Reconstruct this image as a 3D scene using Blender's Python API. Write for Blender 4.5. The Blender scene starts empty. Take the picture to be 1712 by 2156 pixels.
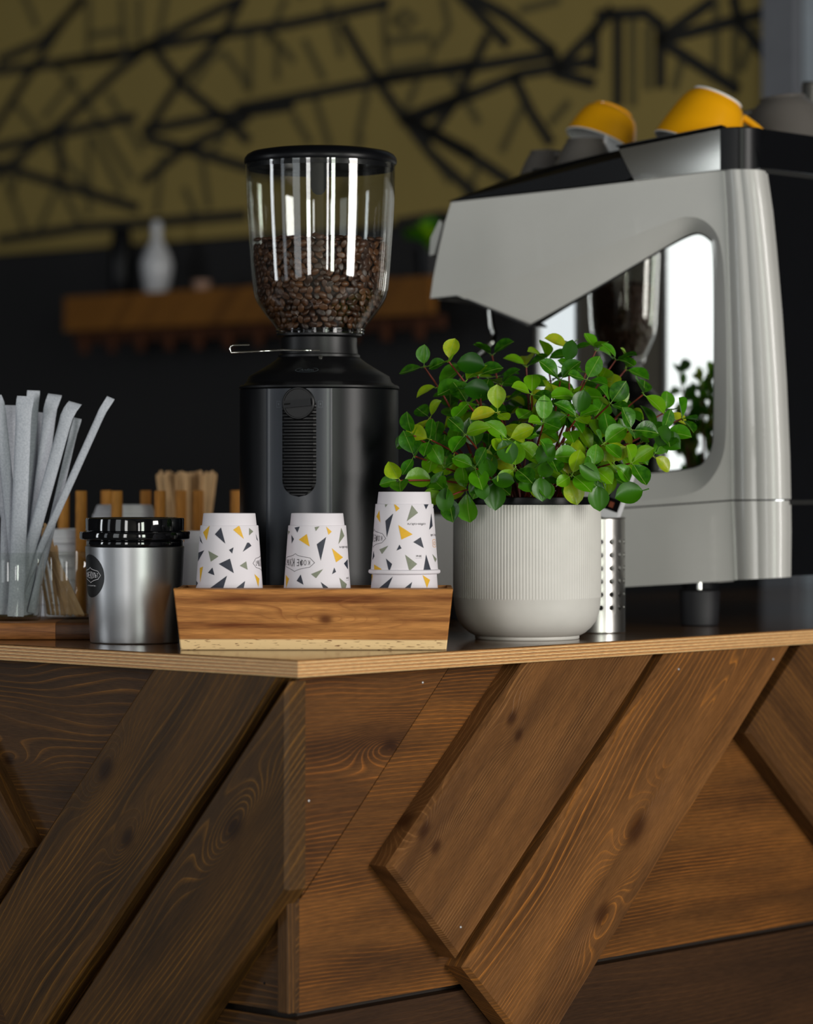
import bpy, bmesh, math, random
from mathutils import Vector, Matrix, noise
R = math.radians
sin, cos, pi = math.sin, math.cos, math.pi
random.seed(7)
scene = bpy.context.scene
COL = scene.collection

# ------------------------------------------------------------------ camera, world, light, exposure
F, CX, HY, ZC, Z0 = 6600.0, 856.0, 1010.0, 1.188, 1.0   # focal length in px, principal x, horizon y, eye height, worktop height
cam = bpy.data.cameras.new('camera')
camo = bpy.data.objects.new('camera', cam); COL.objects.link(camo)
camo.location = (0, 0, ZC); camo.rotation_euler = (R(90), 0, 0)
cam.sensor_fit = 'HORIZONTAL'; cam.sensor_width = 24.0; cam.lens = F / 1712 * 24.0
cam.shift_y = -(1078 - HY) / 1712.0
cam.clip_start = 0.05; cam.clip_end = 60
cam.dof.use_dof = True; cam.dof.focus_distance = 3.56; cam.dof.aperture_fstop = 2.8
scene.camera = camo
scene.view_settings.view_transform = 'Standard'
scene.view_settings.look = 'None'
scene.view_settings.gamma = 1.0
scene.view_settings.use_curve_mapping = False
scene.view_settings.exposure = 0.18

world = bpy.data.worlds.new('world'); scene.world = world
world.use_nodes = True
world.node_tree.nodes['Background'].inputs[0].default_value = (0.75, 0.86, 1.0, 1)
world.node_tree.nodes['Background'].inputs[1].default_value = 0.6

# room axes: U runs along the right edge of the bar, V along its left edge
AU = R(42.5)
UX, UY, VX, VY = sin(AU), cos(AU), -cos(AU), sin(AU)
def UV(u, v, z=0.0): return Vector((u*UX + v*VX, u*UY + v*VY, z))
def toUV(p): return (p.x*UX + p.y*UY, p.x*VX + p.y*VY)
U_BACK, U_FRONT, V_RIGHT, V_LEFT, CEIL = 4.9, -2.0, -3.0, 7.4, 3.4

# daylight through the windows: (wall, centre along wall, width, z0, z1, watts, colour)
WINDOWS = [('front', c, w, 0.55, 2.95, rad*pi*w*2.4, colr) for c, w, rad, colr in (
               (0.38, 0.6, 7.0, (1.0, 0.98, 0.95)), (2.05, 0.95, 1.05, (0.98, 1.0, 0.96)),
               (3.95, 0.5, 0.65, (0.95, 0.98, 1.0)), (6.1, 0.6, 8.0, (0.93, 0.97, 1.0)))]
WINDOWS += [('right', c, w, 0.55, 2.95, rad*pi*w*2.4, colr) for c, w, rad, colr in (
               (-1.2, 0.45, 9.0, (1.0, 0.97, 0.94)), (-0.1, 0.7, 12.0, (0.92, 1.0, 0.86)), (3.2, 1.3, 16.5, (1.0, 0.96, 0.91)))]
LIGHT_K = 1.0
for wall, c, w, z0, z1, e, colr in WINDOWS:
    L = bpy.data.lights.new('window_daylight', 'AREA'); L.shape = 'RECTANGLE'
    L.size = w; L.size_y = z1 - z0; L.energy = e * LIGHT_K; L.color = colr
    lo = bpy.data.objects.new('window_daylight', L); COL.objects.link(lo)
    if wall == 'front':
        lo.location = UV(U_FRONT + 0.03, c, (z0+z1)/2); d = Vector((UX, UY, 0))
    else:
        lo.location = UV(c, V_RIGHT + 0.03, (z0+z1)/2); d = Vector((VX, VY, 0))
    lo.rotation_euler = d.to_track_quat('-Z', 'Y').to_euler()

# ------------------------------------------------------------------ helpers
def W(px, py, Y): return Vector(((px-CX)/F*Y, Y, ZC-(py-HY)/F*Y))
def ray(px, py): return Vector(((px-CX)/F, 1.0, -(py-HY)/F))
def hit(px, py, p0, n):
    o = Vector((0, 0, ZC)); d = ray(px, py)
    return o + d * ((p0-o).dot(n) / d.dot(n))
def ground(px, py): return W(px, py, (ZC-Z0)*F/(py-HY))

def link(o, parent=None):
    COL.objects.link(o)
    if parent is not None: o.parent = parent
    return o
def tag(o, label, cat, group=None, kind=None):
    o['label'] = label
    if cat: o['category'] = cat
    if group: o['group'] = group
    if kind: o['kind'] = kind
    return o
def empty(name, loc, rz=0.0, rot=None):
    o = bpy.data.objects.new(name, None); o.empty_display_size = 0.02
    o.location = loc
    o.rotation_euler = rot if rot is not None else (0, 0, rz)
    return link(o)
def thing(name, label, cat, loc, rz=0.0, group=None, rot=None):
    return tag(empty(name, loc, rz, rot), label, cat, group)
def copy_tree(o, parent=None):
    c = o.copy(); COL.objects.link(c); c.parent = parent
    for ch in list(o.children): copy_tree(ch, c)
    return c

class MB:
    """collects shapes for one mesh"""
    def __init__(s): s.v = []; s.f = []; s.m = []
    def add(s, vs, fs, mi=0):
        b = len(s.v); s.v += [tuple(p) for p in vs]
        s.f += [tuple(i+b for i in f) for f in fs]; s.m += [mi]*len(fs); return s
    def box(s, x0, x1, y0, y1, z0, z1, mi=0, M=None):
        vs = [Vector((x, y, z)) for z in (z0, z1) for y in (y0, y1) for x in (x0, x1)]
        if M is not None: vs = [M @ p for p in vs]
        return s.add(vs, [(0, 2, 3, 1), (4, 5, 7, 6), (0, 1, 5, 4), (2, 6, 7, 3), (0, 4, 6, 2), (1, 3, 7, 5)], mi)
    def lathe(s, prof, seg=64, mi=0, c=(0, 0), rib=None, a0=0.0, a1=2*pi, M=None):
        full = abs(a1-a0-2*pi) < 1e-6
        n = seg if full else seg+1
        vs = []
        for (r, z) in prof:
            for k in range(n):
                a = a0+(a1-a0)*k/seg
                rr = r if rib is None else r+rib(r, z, k)
                p = Vector((c[0]+rr*cos(a), c[1]+rr*sin(a), z))
                vs.append(M @ p if M is not None else p)
        fs = []
        for j in range(len(prof)-1):
            for k in range(seg):
                k2 = (k+1) % n
                fs.append((j*n+k, j*n+k2, (j+1)*n+k2, (j+1)*n+k))
        s.add(vs, fs, mi)
        b = len(s.v)-len(vs)
        if full:
            if prof[0][0] > 1e-6 and s.cap0: s.f.append(tuple(b+k for k in range(n))[::-1]); s.m.append(mi)
            if prof[-1][0] > 1e-6 and s.cap1: s.f.append(tuple(b+(len(prof)-1)*n+k for k in range(n))); s.m.append(mi)
        return s
    cap0 = cap1 = False
    def caps(s, a=True, b=True): s.cap0 = a; s.cap1 = b; return s
    def tube(s, pts, rad, seg=10, mi=0, flat=None):
        pts = [Vector(p) for p in pts]; n = len(pts); vs = []
        rads = rad if isinstance(rad, (list, tuple)) else [rad]*n
        up = Vector((0, 0, 1)); prev = None
        for i, p in enumerate(pts):
            t = (pts[min(i+1, n-1)]-pts[max(i-1, 0)]).normalized()
            if prev is None:
                a = t.cross(up)
                if a.length < 0.05: a = t.cross(Vector((1, 0, 0)))
            else: a = prev - t*prev.dot(t)
            a.normalize(); prev = a; b = t.cross(a)
            for k in range(seg):
                an = 2*pi*k/seg
                vs.append(p + (a*cos(an)+b*sin(an))*rads[i])
        fs = [(i*seg+k, i*seg+(k+1) % seg, (i+1)*seg+(k+1) % seg, (i+1)*seg+k) for i in range(n-1) for k in range(seg)]
        fs += [tuple(range(seg))[::-1], tuple((n-1)*seg+k for k in range(seg))]
        return s.add(vs, fs, mi)
    def grid(s, P, mi=0, closed=False):
        """P: rows of points -> quads"""
        rows = len(P); n = len(P[0]); vs = [p for r in P for p in r]; fs = []
        for j in range(rows-1):
            for k in range(n if closed else n-1):
                k2 = (k+1) % n
                fs.append((j*n+k, j*n+k2, (j+1)*n+k2, (j+1)*n+k))
        return s.add(vs, fs, mi)
    def prism(s, poly, y0, y1, mi=0, M=None):
        """polygon of (x, z) extruded along y"""
        n = len(poly)
        vs = [Vector((p[0], y0, p[1])) for p in poly]+[Vector((p[0], y1, p[1])) for p in poly]
        if M is not None: vs = [M @ p for p in vs]
        tri = fill2d(poly)
        fs = [t for t in tri]+[tuple(i+n for i in t[::-1]) for t in tri]
        fs += [(i, (i+1) % n, n+(i+1) % n, n+i) for i in range(n)]
        return s.add(vs, fs, mi)
    def build(s, name, mats, parent=None, smooth=35, loc=None, recalc=True, M=None):
        me = bpy.data.meshes.new(name)
        me.from_pydata(s.v, [], s.f)
        if not isinstance(mats, (list, tuple)): mats = [mats]
        for m in mats: me.materials.append(m)
        me.polygons.foreach_set('material_index', s.m)
        if recalc:
            bm = bmesh.new(); bm.from_mesh(me)
            bmesh.ops.recalc_face_normals(bm, faces=bm.faces[:]); bm.to_mesh(me); bm.free()
        if smooth:
            me.shade_smooth(); me.set_sharp_from_angle(angle=R(smooth))
        me.update()
        o = bpy.data.objects.new(name, me)
        if loc is not None: o.location = loc
        link(o, parent)
        if M is not None: o.matrix_local = M
        return o

def fill2d(poly):
    """ear-clip a simple polygon, any winding; returns index triples"""
    n = len(poly); idx = list(range(n))
    area = sum(poly[i][0]*poly[(i+1) % n][1]-poly[(i+1) % n][0]*poly[i][1] for i in range(n))
    if area < 0: idx.reverse()
    cr = lambda a, b, c: (b[0]-a[0])*(c[1]-a[1])-(b[1]-a[1])*(c[0]-a[0])
    out = []; guard = 0
    while len(idx) > 3 and guard < 5000:
        guard += 1; done = False
        for k in range(len(idx)):
            i, j, l = idx[k-1], idx[k], idx[(k+1) % len(idx)]
            a, b, c = poly[i], poly[j], poly[l]
            if cr(a, b, c) <= 1e-14: continue
            if any(cr(a, b, poly[q]) >= 0 and cr(b, c, poly[q]) >= 0 and cr(c, a, poly[q]) >= 0 for q in idx if q not in (i, j, l)): continue
            out.append((i, j, l)); idx.pop(k); done = True; break
        if not done: idx.pop(0)
    if len(idx) == 3: out.append(tuple(idx))
    return out

def offset_poly(poly, d):
    """offset a convex-ish polygon outward by d"""
    n = len(poly)
    area = sum(poly[i][0]*poly[(i+1) % n][1]-poly[(i+1) % n][0]*poly[i][1] for i in range(n))
    sg = 1 if area > 0 else -1
    out = []
    for i in range(n):
        p0, p1, p2 = (Vector(poly[i-1]), Vector(poly[i]), Vector(poly[(i+1) % n]))
        e1 = (p1-p0).normalized(); e2 = (p2-p1).normalized()
        n1 = Vector((e1.y, -e1.x))*sg; n2 = Vector((e2.y, -e2.x))*sg
        b = n1+n2
        k = 2*d/max(b.length_squared, 0.4)
        out.append(tuple(p1+b*k))
    return out

# ------------------------------------------------------------------ materials
def lin(c):
    f = lambda x: x/12.92 if x <= 0.04045 else ((x+0.055)/1.055)**2.4
    return tuple(f(v/255.0) for v in c)+(1.0,)
class NT:
    def __init__(s, name):
        s.mat = bpy.data.materials.new(name); s.mat.use_nodes = True
        s.t = s.mat.node_tree; s.t.nodes.clear()
        s.out = s.t.nodes.new('ShaderNodeOutputMaterial')
    def n(s, typ, ins=None, **props):
        nd = s.t.nodes.new('ShaderNode'+typ)
        for k, v in props.items(): setattr(nd, k, v)
        for k, v in (ins or {}).items():
            sock = nd.inputs[k]
            if isinstance(v, bpy.types.NodeSocket): s.t.links.new(v, sock)
            else: sock.default_value = v
        return nd
    def m(s, op, a, b=0.0, c=None):
        d = {0: a, 1: b}
        if c is not None: d[2] = c
        return s.n('Math', d, operation=op).outputs[0]
    def mix(s, f, a, b, blend='MIX'):
        nd = s.n('Mix', None, data_type='RGBA', blend_type=blend)
        for sock, v in ((nd.inputs[0], f), (nd.inputs[6], a), (nd.inputs[7], b)):
            if isinstance(v, bpy.types.NodeSocket): s.t.links.new(v, sock)
            else: sock.default_value = v
        return nd.outputs[2]
    def ramp(s, fac, stops, interp='LINEAR'):
        nd = s.n('ValToRGB', {0: fac}); cr = nd.color_ramp; cr.interpolation = interp
        while len(cr.elements) < len(stops): cr.elements.new(0.5)
        for e, (p, c) in zip(cr.elements, stops): e.position = p; e.color = c
        return nd.outputs[0]
    def bump(s, h, strength=0.2, dist=0.001):
        return s.n('Bump', {'Height': h, 'Strength': strength, 'Distance': dist}).outputs[0]
    def bsdf(s, **ins):
        b = s.n('BsdfPrincipled', {k.replace('_', ' '): v for k, v in ins.items()})
        s.t.links.new(b.outputs[0], s.out.inputs[0]); return b

def plain(name, rgb, rough=0.5, metal=0.0, spec=0.5, var=0.06, vscale=25.0, bump=0.0, bscale=400.0, coat=0.0, **kw):
    """simple surface with slight procedural mottling"""
    t = NT(name); co = t.n('TexCoord').outputs['Object']
    c = lin(rgb)
    nz = t.n('TexNoise', {'Vector': co, 'Scale': vscale, 'Detail': 4.0}).outputs[0]
    lo = tuple(v*(1-var) for v in c[:3])+(1,); hi = tuple(min(1, v*(1+var)) for v in c[:3])+(1,)
    colr = t.ramp(nz, [(0.3, lo), (0.7, hi)])
    ins = dict(Base_Color=colr, Roughness=rough, Metallic=metal, Specular_IOR_Level=spec, Coat_Weight=coat, **kw)
    if bump > 0:
        n2 = t.n('TexNoise', {'Vector': co, 'Scale': bscale, 'Detail': 2.0}).outputs[0]
        ins['Normal'] = t.bump(n2, bump, 0.0005)
    t.bsdf(**ins); return t.mat

def wood(name, dark, mid, line, freq=150.0, amp=5.0, knots=(), streak=(3.0, 22.0), rough=0.5, band=None, rnd=0.0, coat=0.0, bump=0.25, spec=0.22, ax='XY', fib=0.35):
    """grain runs along local X; knots: (x, y, strength, sx, sy, core radius)"""
    t = NT(name)
    sep = t.n('SeparateXYZ', {0: t.n('TexCoord').outputs['Object']})
    x = sep.outputs[ax[0]]; y = sep.outputs[ax[1]]
    q = [k for k in 'XYZ' if k not in ax][0]; z = sep.outputs[q]
    yy = t.m('ADD', y, t.m('MULTIPLY', z, 0.6))
    v1 = t.n('CombineXYZ', {0: t.m('MULTIPLY_ADD', x, 2.2, rnd), 1: t.m('MULTIPLY', yy, 9.0), 2: rnd*1.7}).outputs[0]
    n1 = t.n('TexNoise', {'Vector': v1, 'Scale': 1.0, 'Detail': 2.0, 'Roughness': 0.45}).outputs[0]
    phi = t.m('MULTIPLY_ADD', yy, freq, t.m('MULTIPLY', n1, amp*2))
    core = None
    for (kx, ky, B, sx, sy, cr) in knots:
        dx = t.m('MULTIPLY', t.m('ADD', x, -kx), 1.0/sx); dy = t.m('MULTIPLY', t.m('ADD', yy, -ky), 1.0/sy)
        d2 = t.m('ADD', t.m('MULTIPLY', dx, dx), t.m('MULTIPLY', dy, dy))
        phi = t.m('ADD', phi, t.m('MULTIPLY', t.m('POWER', 2.718, t.m('MULTIPLY', d2, -1.0)), B))
        ex = t.m('MULTIPLY', t.m('ADD', x, -kx), 0.62/cr); ey = t.m('MULTIPLY', t.m('ADD', yy, -ky), 1.0/cr)
        e2 = t.m('ADD', t.m('MULTIPLY', ex, ex), t.m('MULTIPLY', ey, ey))
        mk = t.m('POWER', 2.718, t.m('MULTIPLY', t.m('POWER', e2, 1.6), -1.2))
        core = mk if core is None else t.m('MAXIMUM', core, mk)
    fr = t.m('FRACT', phi)
    n3 = t.n('TexNoise', {'Vector': t.n('CombineXYZ', {0: t.m('MULTIPLY_ADD', x, streak[0], rnd+4), 1: t.m('MULTIPLY', yy, streak[1]), 2: 1.0}).outputs[0], 'Scale': 1.0, 'Detail': 3.0}).outputs[0]
    base = t.ramp(n3, [(0.32, lin(dark)), (0.62, lin(mid))])
    ringm = t.ramp(fr, [(0.0, (0.1, 0.1, 0.1, 1)), (0.6, (0.0, 0.0, 0.0, 1)), (0.84, (0.45, 0.45, 0.45, 1)), (0.94, (1, 1, 1, 1)), (1.0, (0.1, 0.1, 0.1, 1))])
    n4 = t.n('TexNoise', {'Vector': t.n('CombineXYZ', {0: t.m('MULTIPLY_ADD', x, 4.0, rnd+9), 1: t.m('MULTIPLY', yy, 30.0), 2: 3.0}).outputs[0], 'Scale': 1.0, 'Detail': 2.0}).outputs[0]
    lm = t.m('MULTIPLY', ringm, t.ramp(n4, [(0.38, (0.12, 0.12, 0.12, 1)), (0.68, (1, 1, 1, 1))]))
    colr = t.mix(lm, base, lin(line))
    fibn = t.n('TexNoise', {'Vector': t.n('CombineXYZ', {0: t.m('MULTIPLY', x, 60.0), 1: t.m('MULTIPLY', yy, 1400.0), 2: t.m('MULTIPLY', z, 200.0)}).outputs[0], 'Scale': 1.0, 'Detail': 2.0}).outputs[0]
    colr = t.mix(1.0, colr, t.ramp(fibn, [(0.3, (1-fib, 1-fib, 1-fib, 1)), (0.7, (1+fib*0.35, 1+fib*0.35, 1+fib*0.35, 1))]), 'MULTIPLY')
    if core is not None:
        colr = t.mix(t.m('MULTIPLY', core, 0.88), colr, (lin(dark)[0]*0.5, lin(dark)[1]*0.38, lin(dark)[2]*0.3, 1))
    if band is not None:      # pale sapwood strip: (local y edge, width, colour)
        edge = t.m('ADD', y, t.m('MULTIPLY', t.m('ADD', n1, -0.5), 0.006))
        bm = t.n('MapRange', {0: edge, 1: band[0]-band[1], 2: band[0]+band[1], 3: 1.0, 4: 0.0}).outputs[0]
        fl = t.n('TexNoise', {'Vector': t.n('CombineXYZ', {0: t.m('MULTIPLY', x, 90.0), 1: t.m('MULTIPLY', y, 700.0), 2: 0.0}).outputs[0], 'Scale': 1.0, 'Detail': 1.0}).outputs[0]
        pale = t.mix(t.ramp(fl, [(0.3, (1, 1, 1, 1)), (0.36, (0, 0, 0, 1))]), lin(band[2]), lin(dark))
        pale = t.mix(t.m('MULTIPLY', lm, 0.4), pale, lin(line))
        colr = t.mix(bm, colr, pale)
    h = t.m('ADD', t.m('MULTIPLY', ringm, 0.6), t.m('MULTIPLY', fibn, 0.5))
    t.bsdf(Base_Color=colr, Roughness=rough, Specular_IOR_Level=spec, Coat_Weight=coat, Coat_Roughness=0.12, Normal=t.bump(h, bump, 0.0006))
    return t.mat

def thin_glass(name, tint=(0.96, 0.97, 0.96), refl=1.0, rough=0.02):
    t = NT(name)
    fc = t.n('LayerWeight', {'Blend': 0.5}).outputs['Facing']
    fr = t.m('MULTIPLY_ADD', t.m('POWER', fc, 4.0), 0.9, 0.045)
    sm = t.n('TexNoise', {'Vector': t.n('TexCoord').outputs['Object'], 'Scale': 40.0, 'Detail': 3.0}).outputs[0]
    tr = t.n('BsdfTransparent', {0: tint+(1,)}).outputs[0]
    gl = t.n('BsdfGlossy', {'Color': (1, 1, 1, 1), 'Roughness': t.m('MULTIPLY_ADD', sm, 0.03, rough)}).outputs[0]
    mx = t.n('MixShader', {0: t.m('MULTIPLY', fr, refl), 1: tr, 2: gl}).outputs[0]
    t.t.links.new(mx, t.out.inputs[0]); return t.mat

M = {}
M['black_plastic'] = plain('black_plastic', (9, 9, 11), 0.4, spec=0.3, bump=0.05)
M['black_satin'] = plain('black_satin', (10, 11, 14), 0.33, spec=0.2, bump=0.06, bscale=900)
M['black_gloss'] = plain('black_gloss', (9, 10, 13), 0.07, coat=0.5)
M['black_rubber'] = plain('black_rubber', (20, 20, 24), 0.6)
M['chrome'] = plain('chrome', (225, 225, 220), 0.09, metal=1.0, var=0.02)
M['mirror'] = plain('mirror_steel', (205, 205, 200), 0.025, metal=1.0, var=0.015, vscale=6)
M['brushed'] = plain('brushed_steel', (172, 170, 166), 0.33, metal=1.0, var=0.05, vscale=60)
M['aluminium'] = plain('aluminium', (196, 197, 199), 0.36, metal=1.0, var=0.03, vscale=30, bump=0.03, bscale=700)
M['grey_panel'] = plain('grey_panel_paint', (188, 187, 183), 0.32, var=0.015, coat=0.25, bump=0.02, bscale=1200)
M['dark_shell'] = plain('dark_shell', (28, 28, 30), 0.45)
M['paper_white'] = plain('white_paper', (226, 220, 226), 0.75, var=0.015, bump=0.04, bscale=900)
M['print_navy'] = plain('print_navy', (44, 48, 62), 0.6, var=0.12, vscale=600)
M['print_yellow'] = plain('print_yellow', (226, 174, 30), 0.6, var=0.05, vscale=500)
M['print_sage'] = plain('print_sage', (126, 131, 112), 0.6, var=0.06, vscale=500)
M['print_ink'] = plain('print_ink', (40, 30, 38), 0.6)
M['print_orange'] = plain('print_orange', (222, 150, 40), 0.6)
M['white_ink'] = plain('white_ink', (235, 232, 235), 0.6)
M['sticker_black'] = plain('sticker_black', (22, 23, 25), 0.42, var=0.2, vscale=90)
M['ceramic'] = plain('pot_ceramic', (206, 203, 197), 0.55, var=0.025, vscale=45, bump=0.05, bscale=700)
M['plastic_white'] = plain('white_plastic', (222, 222, 226), 0.4, var=0.02)
M['soil'] = plain('potting_soil', (30, 22, 16), 0.95, var=0.4, vscale=250, bump=0.8, bscale=300)
M['stem'] = plain('red_stem', (112, 40, 26), 0.45, var=0.25, vscale=80)
M['cup_yellow'] = plain('yellow_glaze', (226, 158, 8), 0.14, var=0.03, coat=0.3)
M['cup_white'] = plain('white_glaze', (225, 225, 222), 0.16, var=0.02)
M['cup_grey'] = plain('taupe_glaze', (92, 88, 84), 0.3, var=0.04)
M['dowel'] = wood('dowel_wood', (186, 122, 48), (214, 148, 66), (150, 94, 36), 300, 3, rough=0.55, ax='ZX')
M['stirrer'] = wood('stirrer_wood', (196, 158, 112), (214, 178, 132), (170, 128, 84), 400, 3, rough=0.7, fib=0.2)
M['stick_far'] = wood('far_stick_wood', (172, 128, 66), (196, 152, 88), (140, 98, 46), 300, 3, rough=0.7, ax='ZX')
M['glass'] = thin_glass('clear_glass')
M['hopper'] = thin_glass('hopper_clear_plastic', (0.93, 0.94, 0.93), 1.0, 0.015)
M['nail'] = plain('nail_steel', (205, 205, 205), 0.35, metal=0.6)
M['charcoal'] = plain('charcoal_wall_paint', (22, 22, 24), 0.85, var=0.08, vscale=3)
M['olive'] = plain('olive_mural_paint', (136, 118, 62), 0.85, var=0.08, vscale=2.5)
M['mural_dark'] = plain('mural_dark_line', (20, 19, 14), 0.85)
M['mural_mid'] = plain('mural_mid_line', (84, 75, 42), 0.85)
M['shelf'] = wood('shelf_wood', (104, 66, 22), (132, 86, 30), (80, 48, 16), 60, 3, rough=0.6)
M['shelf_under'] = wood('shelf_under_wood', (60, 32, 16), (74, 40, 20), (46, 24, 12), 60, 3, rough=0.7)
M['floor'] = plain('floor_concrete', (80, 78, 74), 0.6, var=0.15, vscale=4)
M['ceil'] = plain('ceiling_dark', (52, 50, 48), 0.9)
M['side_wall'] = plain('side_wall_paint', (110, 106, 100), 0.85)
M['win_frame'] = plain('window_frame_paint', (120, 122, 126), 0.5)

def leaf_mat():
    t = NT('leaf_green')
    oi = t.n('ObjectInfo').outputs['Random']
    sep = t.n('SeparateXYZ', {0: t.n('TexCoord').outputs['Object']})
    base = t.ramp(oi, [(0.0, lin((20, 66, 6))), (0.35, lin((46, 112, 8))), (0.6, lin((82, 146, 10))), (0.8, lin((128, 170, 16))), (0.92, lin((164, 184, 28))), (1.0, lin((184, 180, 40)))])
    nz = t.n('TexNoise', {'Vector': t.n('TexCoord').outputs['Object'], 'Scale': 3.5, 'Detail': 3.0}).outputs[0]
    base = t.mix(t.ramp(nz, [(0.35, (0.0, 0.0, 0.0, 1)), (0.75, (0.45, 0.45, 0.45, 1))]), base, lin((90, 160, 16)))
    vein = t.m('LESS_THAN', t.m('ABSOLUTE', sep.outputs['Y']), 0.014)
    base = t.mix(t.m('MULTIPLY', vein, 0.55), base, lin((150, 180, 84)))
    p = t.n('BsdfPrincipled', {'Base Color': base, 'Roughness': 0.32, 'Specular IOR Level': 0.4, 'Coat Weight': 0.0,
                               'Normal': t.bump(nz, 0.05, 0.02)})
    tr = t.n('BsdfTranslucent', {0: t.mix(1.0, base, (1.15, 1.25, 0.5, 1), 'MULTIPLY')}).outputs[0]
    mx = t.n('MixShader', {0: 0.22, 1: p.outputs[0], 2: tr}).outputs[0]
    t.t.links.new(mx, t.out.inputs[0]); return t.mat
M['leaf'] = leaf_mat()

def bean_mat():
    t = NT('roasted_bean')
    oi = t.n('ObjectInfo').outputs['Random']
    nz = t.n('TexNoise', {'Vector': t.n('TexCoord').outputs['Object'], 'Scale': 180.0, 'Detail': 3.0}).outputs[0]
    base = t.ramp(oi, [(0.0, lin((50, 29, 17))), (0.5, lin((74, 44, 26))), (1.0, lin((104, 66, 38)))])
    base = t.mix(1.0, base, t.ramp(nz, [(0.3, (0.7, 0.7, 0.7, 1)), (0.7, (1.1, 1.1, 1.1, 1))]), 'MULTIPLY')
    t.bsdf(Base_Color=base, Roughness=0.38, Specular_IOR_Level=0.5); return t.mat
M['bean'] = bean_mat()
M['bean_dark'] = plain('bean_fill', (44, 25, 14), 0.6, var=0.5, vscale=160)

def wrapper_mat():
    t = NT('straw_wrapper_paper')
    co = t.n('TexCoord').outputs['Object']
    nz = t.n('TexNoise', {'Vector': co, 'Scale': 500.0, 'Detail': 3.0}).outputs[0]
    base = t.ramp(nz, [(0.3, lin((180, 186, 196))), (0.7, lin((208, 212, 220)))])
    p = t.n('BsdfPrincipled', {'Base Color': base, 'Roughness': 0.6, 'Normal': t.bump(nz, 0.25, 0.0006)})
    tr = t.n('BsdfTranslucent', {0: base}).outputs[0]
    t.t.links.new(t.n('MixShader', {0: 0.25, 1: p.outputs[0], 2: tr}).outputs[0], t.out.inputs[0]); return t.mat
M['wrapper'] = wrapper_mat()

def ply_edge_mat():
    t = NT('plywood_edge')
    sep = t.n('SeparateXYZ', {0: t.n('TexCoord').outputs['Object']}); z = sep.outputs['Z']
    w1 = t.n('TexNoise', {'Vector': t.n('CombineXYZ', {0: t.m('MULTIPLY', sep.outputs['X'], 5.0), 1: t.m('MULTIPLY', sep.outputs['Y'], 5.0), 2: t.m('MULTIPLY', z, 60.0)}).outputs[0], 'Scale': 1.0, 'Detail': 2.0}).outputs[0]
    ph = t.m('FRACT', t.m('MULTIPLY_ADD', z, 1/0.0037, t.m('MULTIPLY', w1, 0.35)))
    base = t.ramp(ph, [(0.0, lin((120, 66, 34))), (0.1, lin((104, 54, 28))), (0.18, lin((236, 190, 132))), (0.48, lin((246, 210, 152))), (0.54, lin((160, 98, 52))), (0.62, lin((206, 146, 88))), (0.9, lin((222, 166, 104))), (1.0, lin((120, 66, 34)))])
    f = t.n('TexNoise', {'Vector': t.n('CombineXYZ', {0: t.m('MULTIPLY', sep.outputs['X'], 120.0), 1: t.m('MULTIPLY', sep.outputs['Y'], 120.0), 2: t.m('MULTIPLY', z, 1500.0)}).outputs[0], 'Scale': 1.0, 'Detail': 2.0}).outputs[0]
    base = t.mix(1.0, base, t.ramp(f, [(0.3, (0.72, 0.72, 0.72, 1)), (0.7, (1.08, 1.08, 1.08, 1))]), 'MULTIPLY')
    t.bsdf(Base_Color=base, Roughness=0.45, Normal=t.bump(f, 0.2, 0.0005)); return t.mat
M['ply_edge'] = ply_edge_mat()
M['worktop'] = wood('worktop_lacquer', (84, 58, 34), (112, 80, 48), (70, 46, 26), 40, 3, rough=0.16, coat=0.4, bump=0.04, fib=0.12)

# ------------------------------------------------------------------ the room
def struct(o): o['kind'] = 'structure'; return o
def uvbox(mb, u0, u1, v0, v1, z0, z1, mi=0):
    vs = [UV(u, v, z) for z in (z0, z1) for v in (v0, v1) for u in (u0, u1)]
    return mb.add(vs, [(0, 2, 3, 1), (4, 5, 7, 6), (0, 1, 5, 4), (2, 6, 7, 3), (0, 4, 6, 2), (1, 3, 7, 5)], mi)
struct(uvbox(MB(), U_FRONT-.2, U_BACK+.2, V_RIGHT-.2, V_LEFT+.2, -0.1, 0).build('floor', M['floor'], smooth=0))
struct(uvbox(MB(), U_FRONT-.2, U_BACK+.2, V_RIGHT-.2, V_LEFT+.2, CEIL, CEIL+.1).build('ceiling', M['ceil'], smooth=0))
wall_back = struct(uvbox(MB(), U_BACK, U_BACK+.15, V_RIGHT-.2, V_LEFT+.2, 0, CEIL).build('wall_back', M['charcoal'], smooth=0))
struct(uvbox(MB(), U_FRONT-.2, U_BACK+.2, V_LEFT, V_LEFT+.15, 0, CEIL).build('wall_left', M['charcoal'], smooth=0))
def pierced(name, wall):
    """wall with its window openings left free"""
    mb = MB(); ws = sorted([w for w in WINDOWS if w[0] == wall], key=lambda w: w[1])
    lo, hi = (V_RIGHT-.2, V_LEFT+.2) if wall == 'front' else (U_FRONT-.2, U_BACK+.2)
    def seg(a, b, z0, z1):
        if wall == 'front': uvbox(mb, U_FRONT-.15, U_FRONT, a, b, z0, z1)
        else: uvbox(mb, a, b, V_RIGHT-.15, V_RIGHT, z0, z1)
    cur = lo
    for w in ws:
        a, b = w[1]-w[2]/2, w[1]+w[2]/2
        seg(cur, a, 0, CEIL); seg(a, b, 0, w[3]); seg(a, b, w[4], CEIL); cur = b
    seg(cur, hi, 0, CEIL)
    return struct(mb.build(name, M['side_wall'], smooth=0))
pierced('wall_front', 'front'); pierced('wall_right', 'right')
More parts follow.
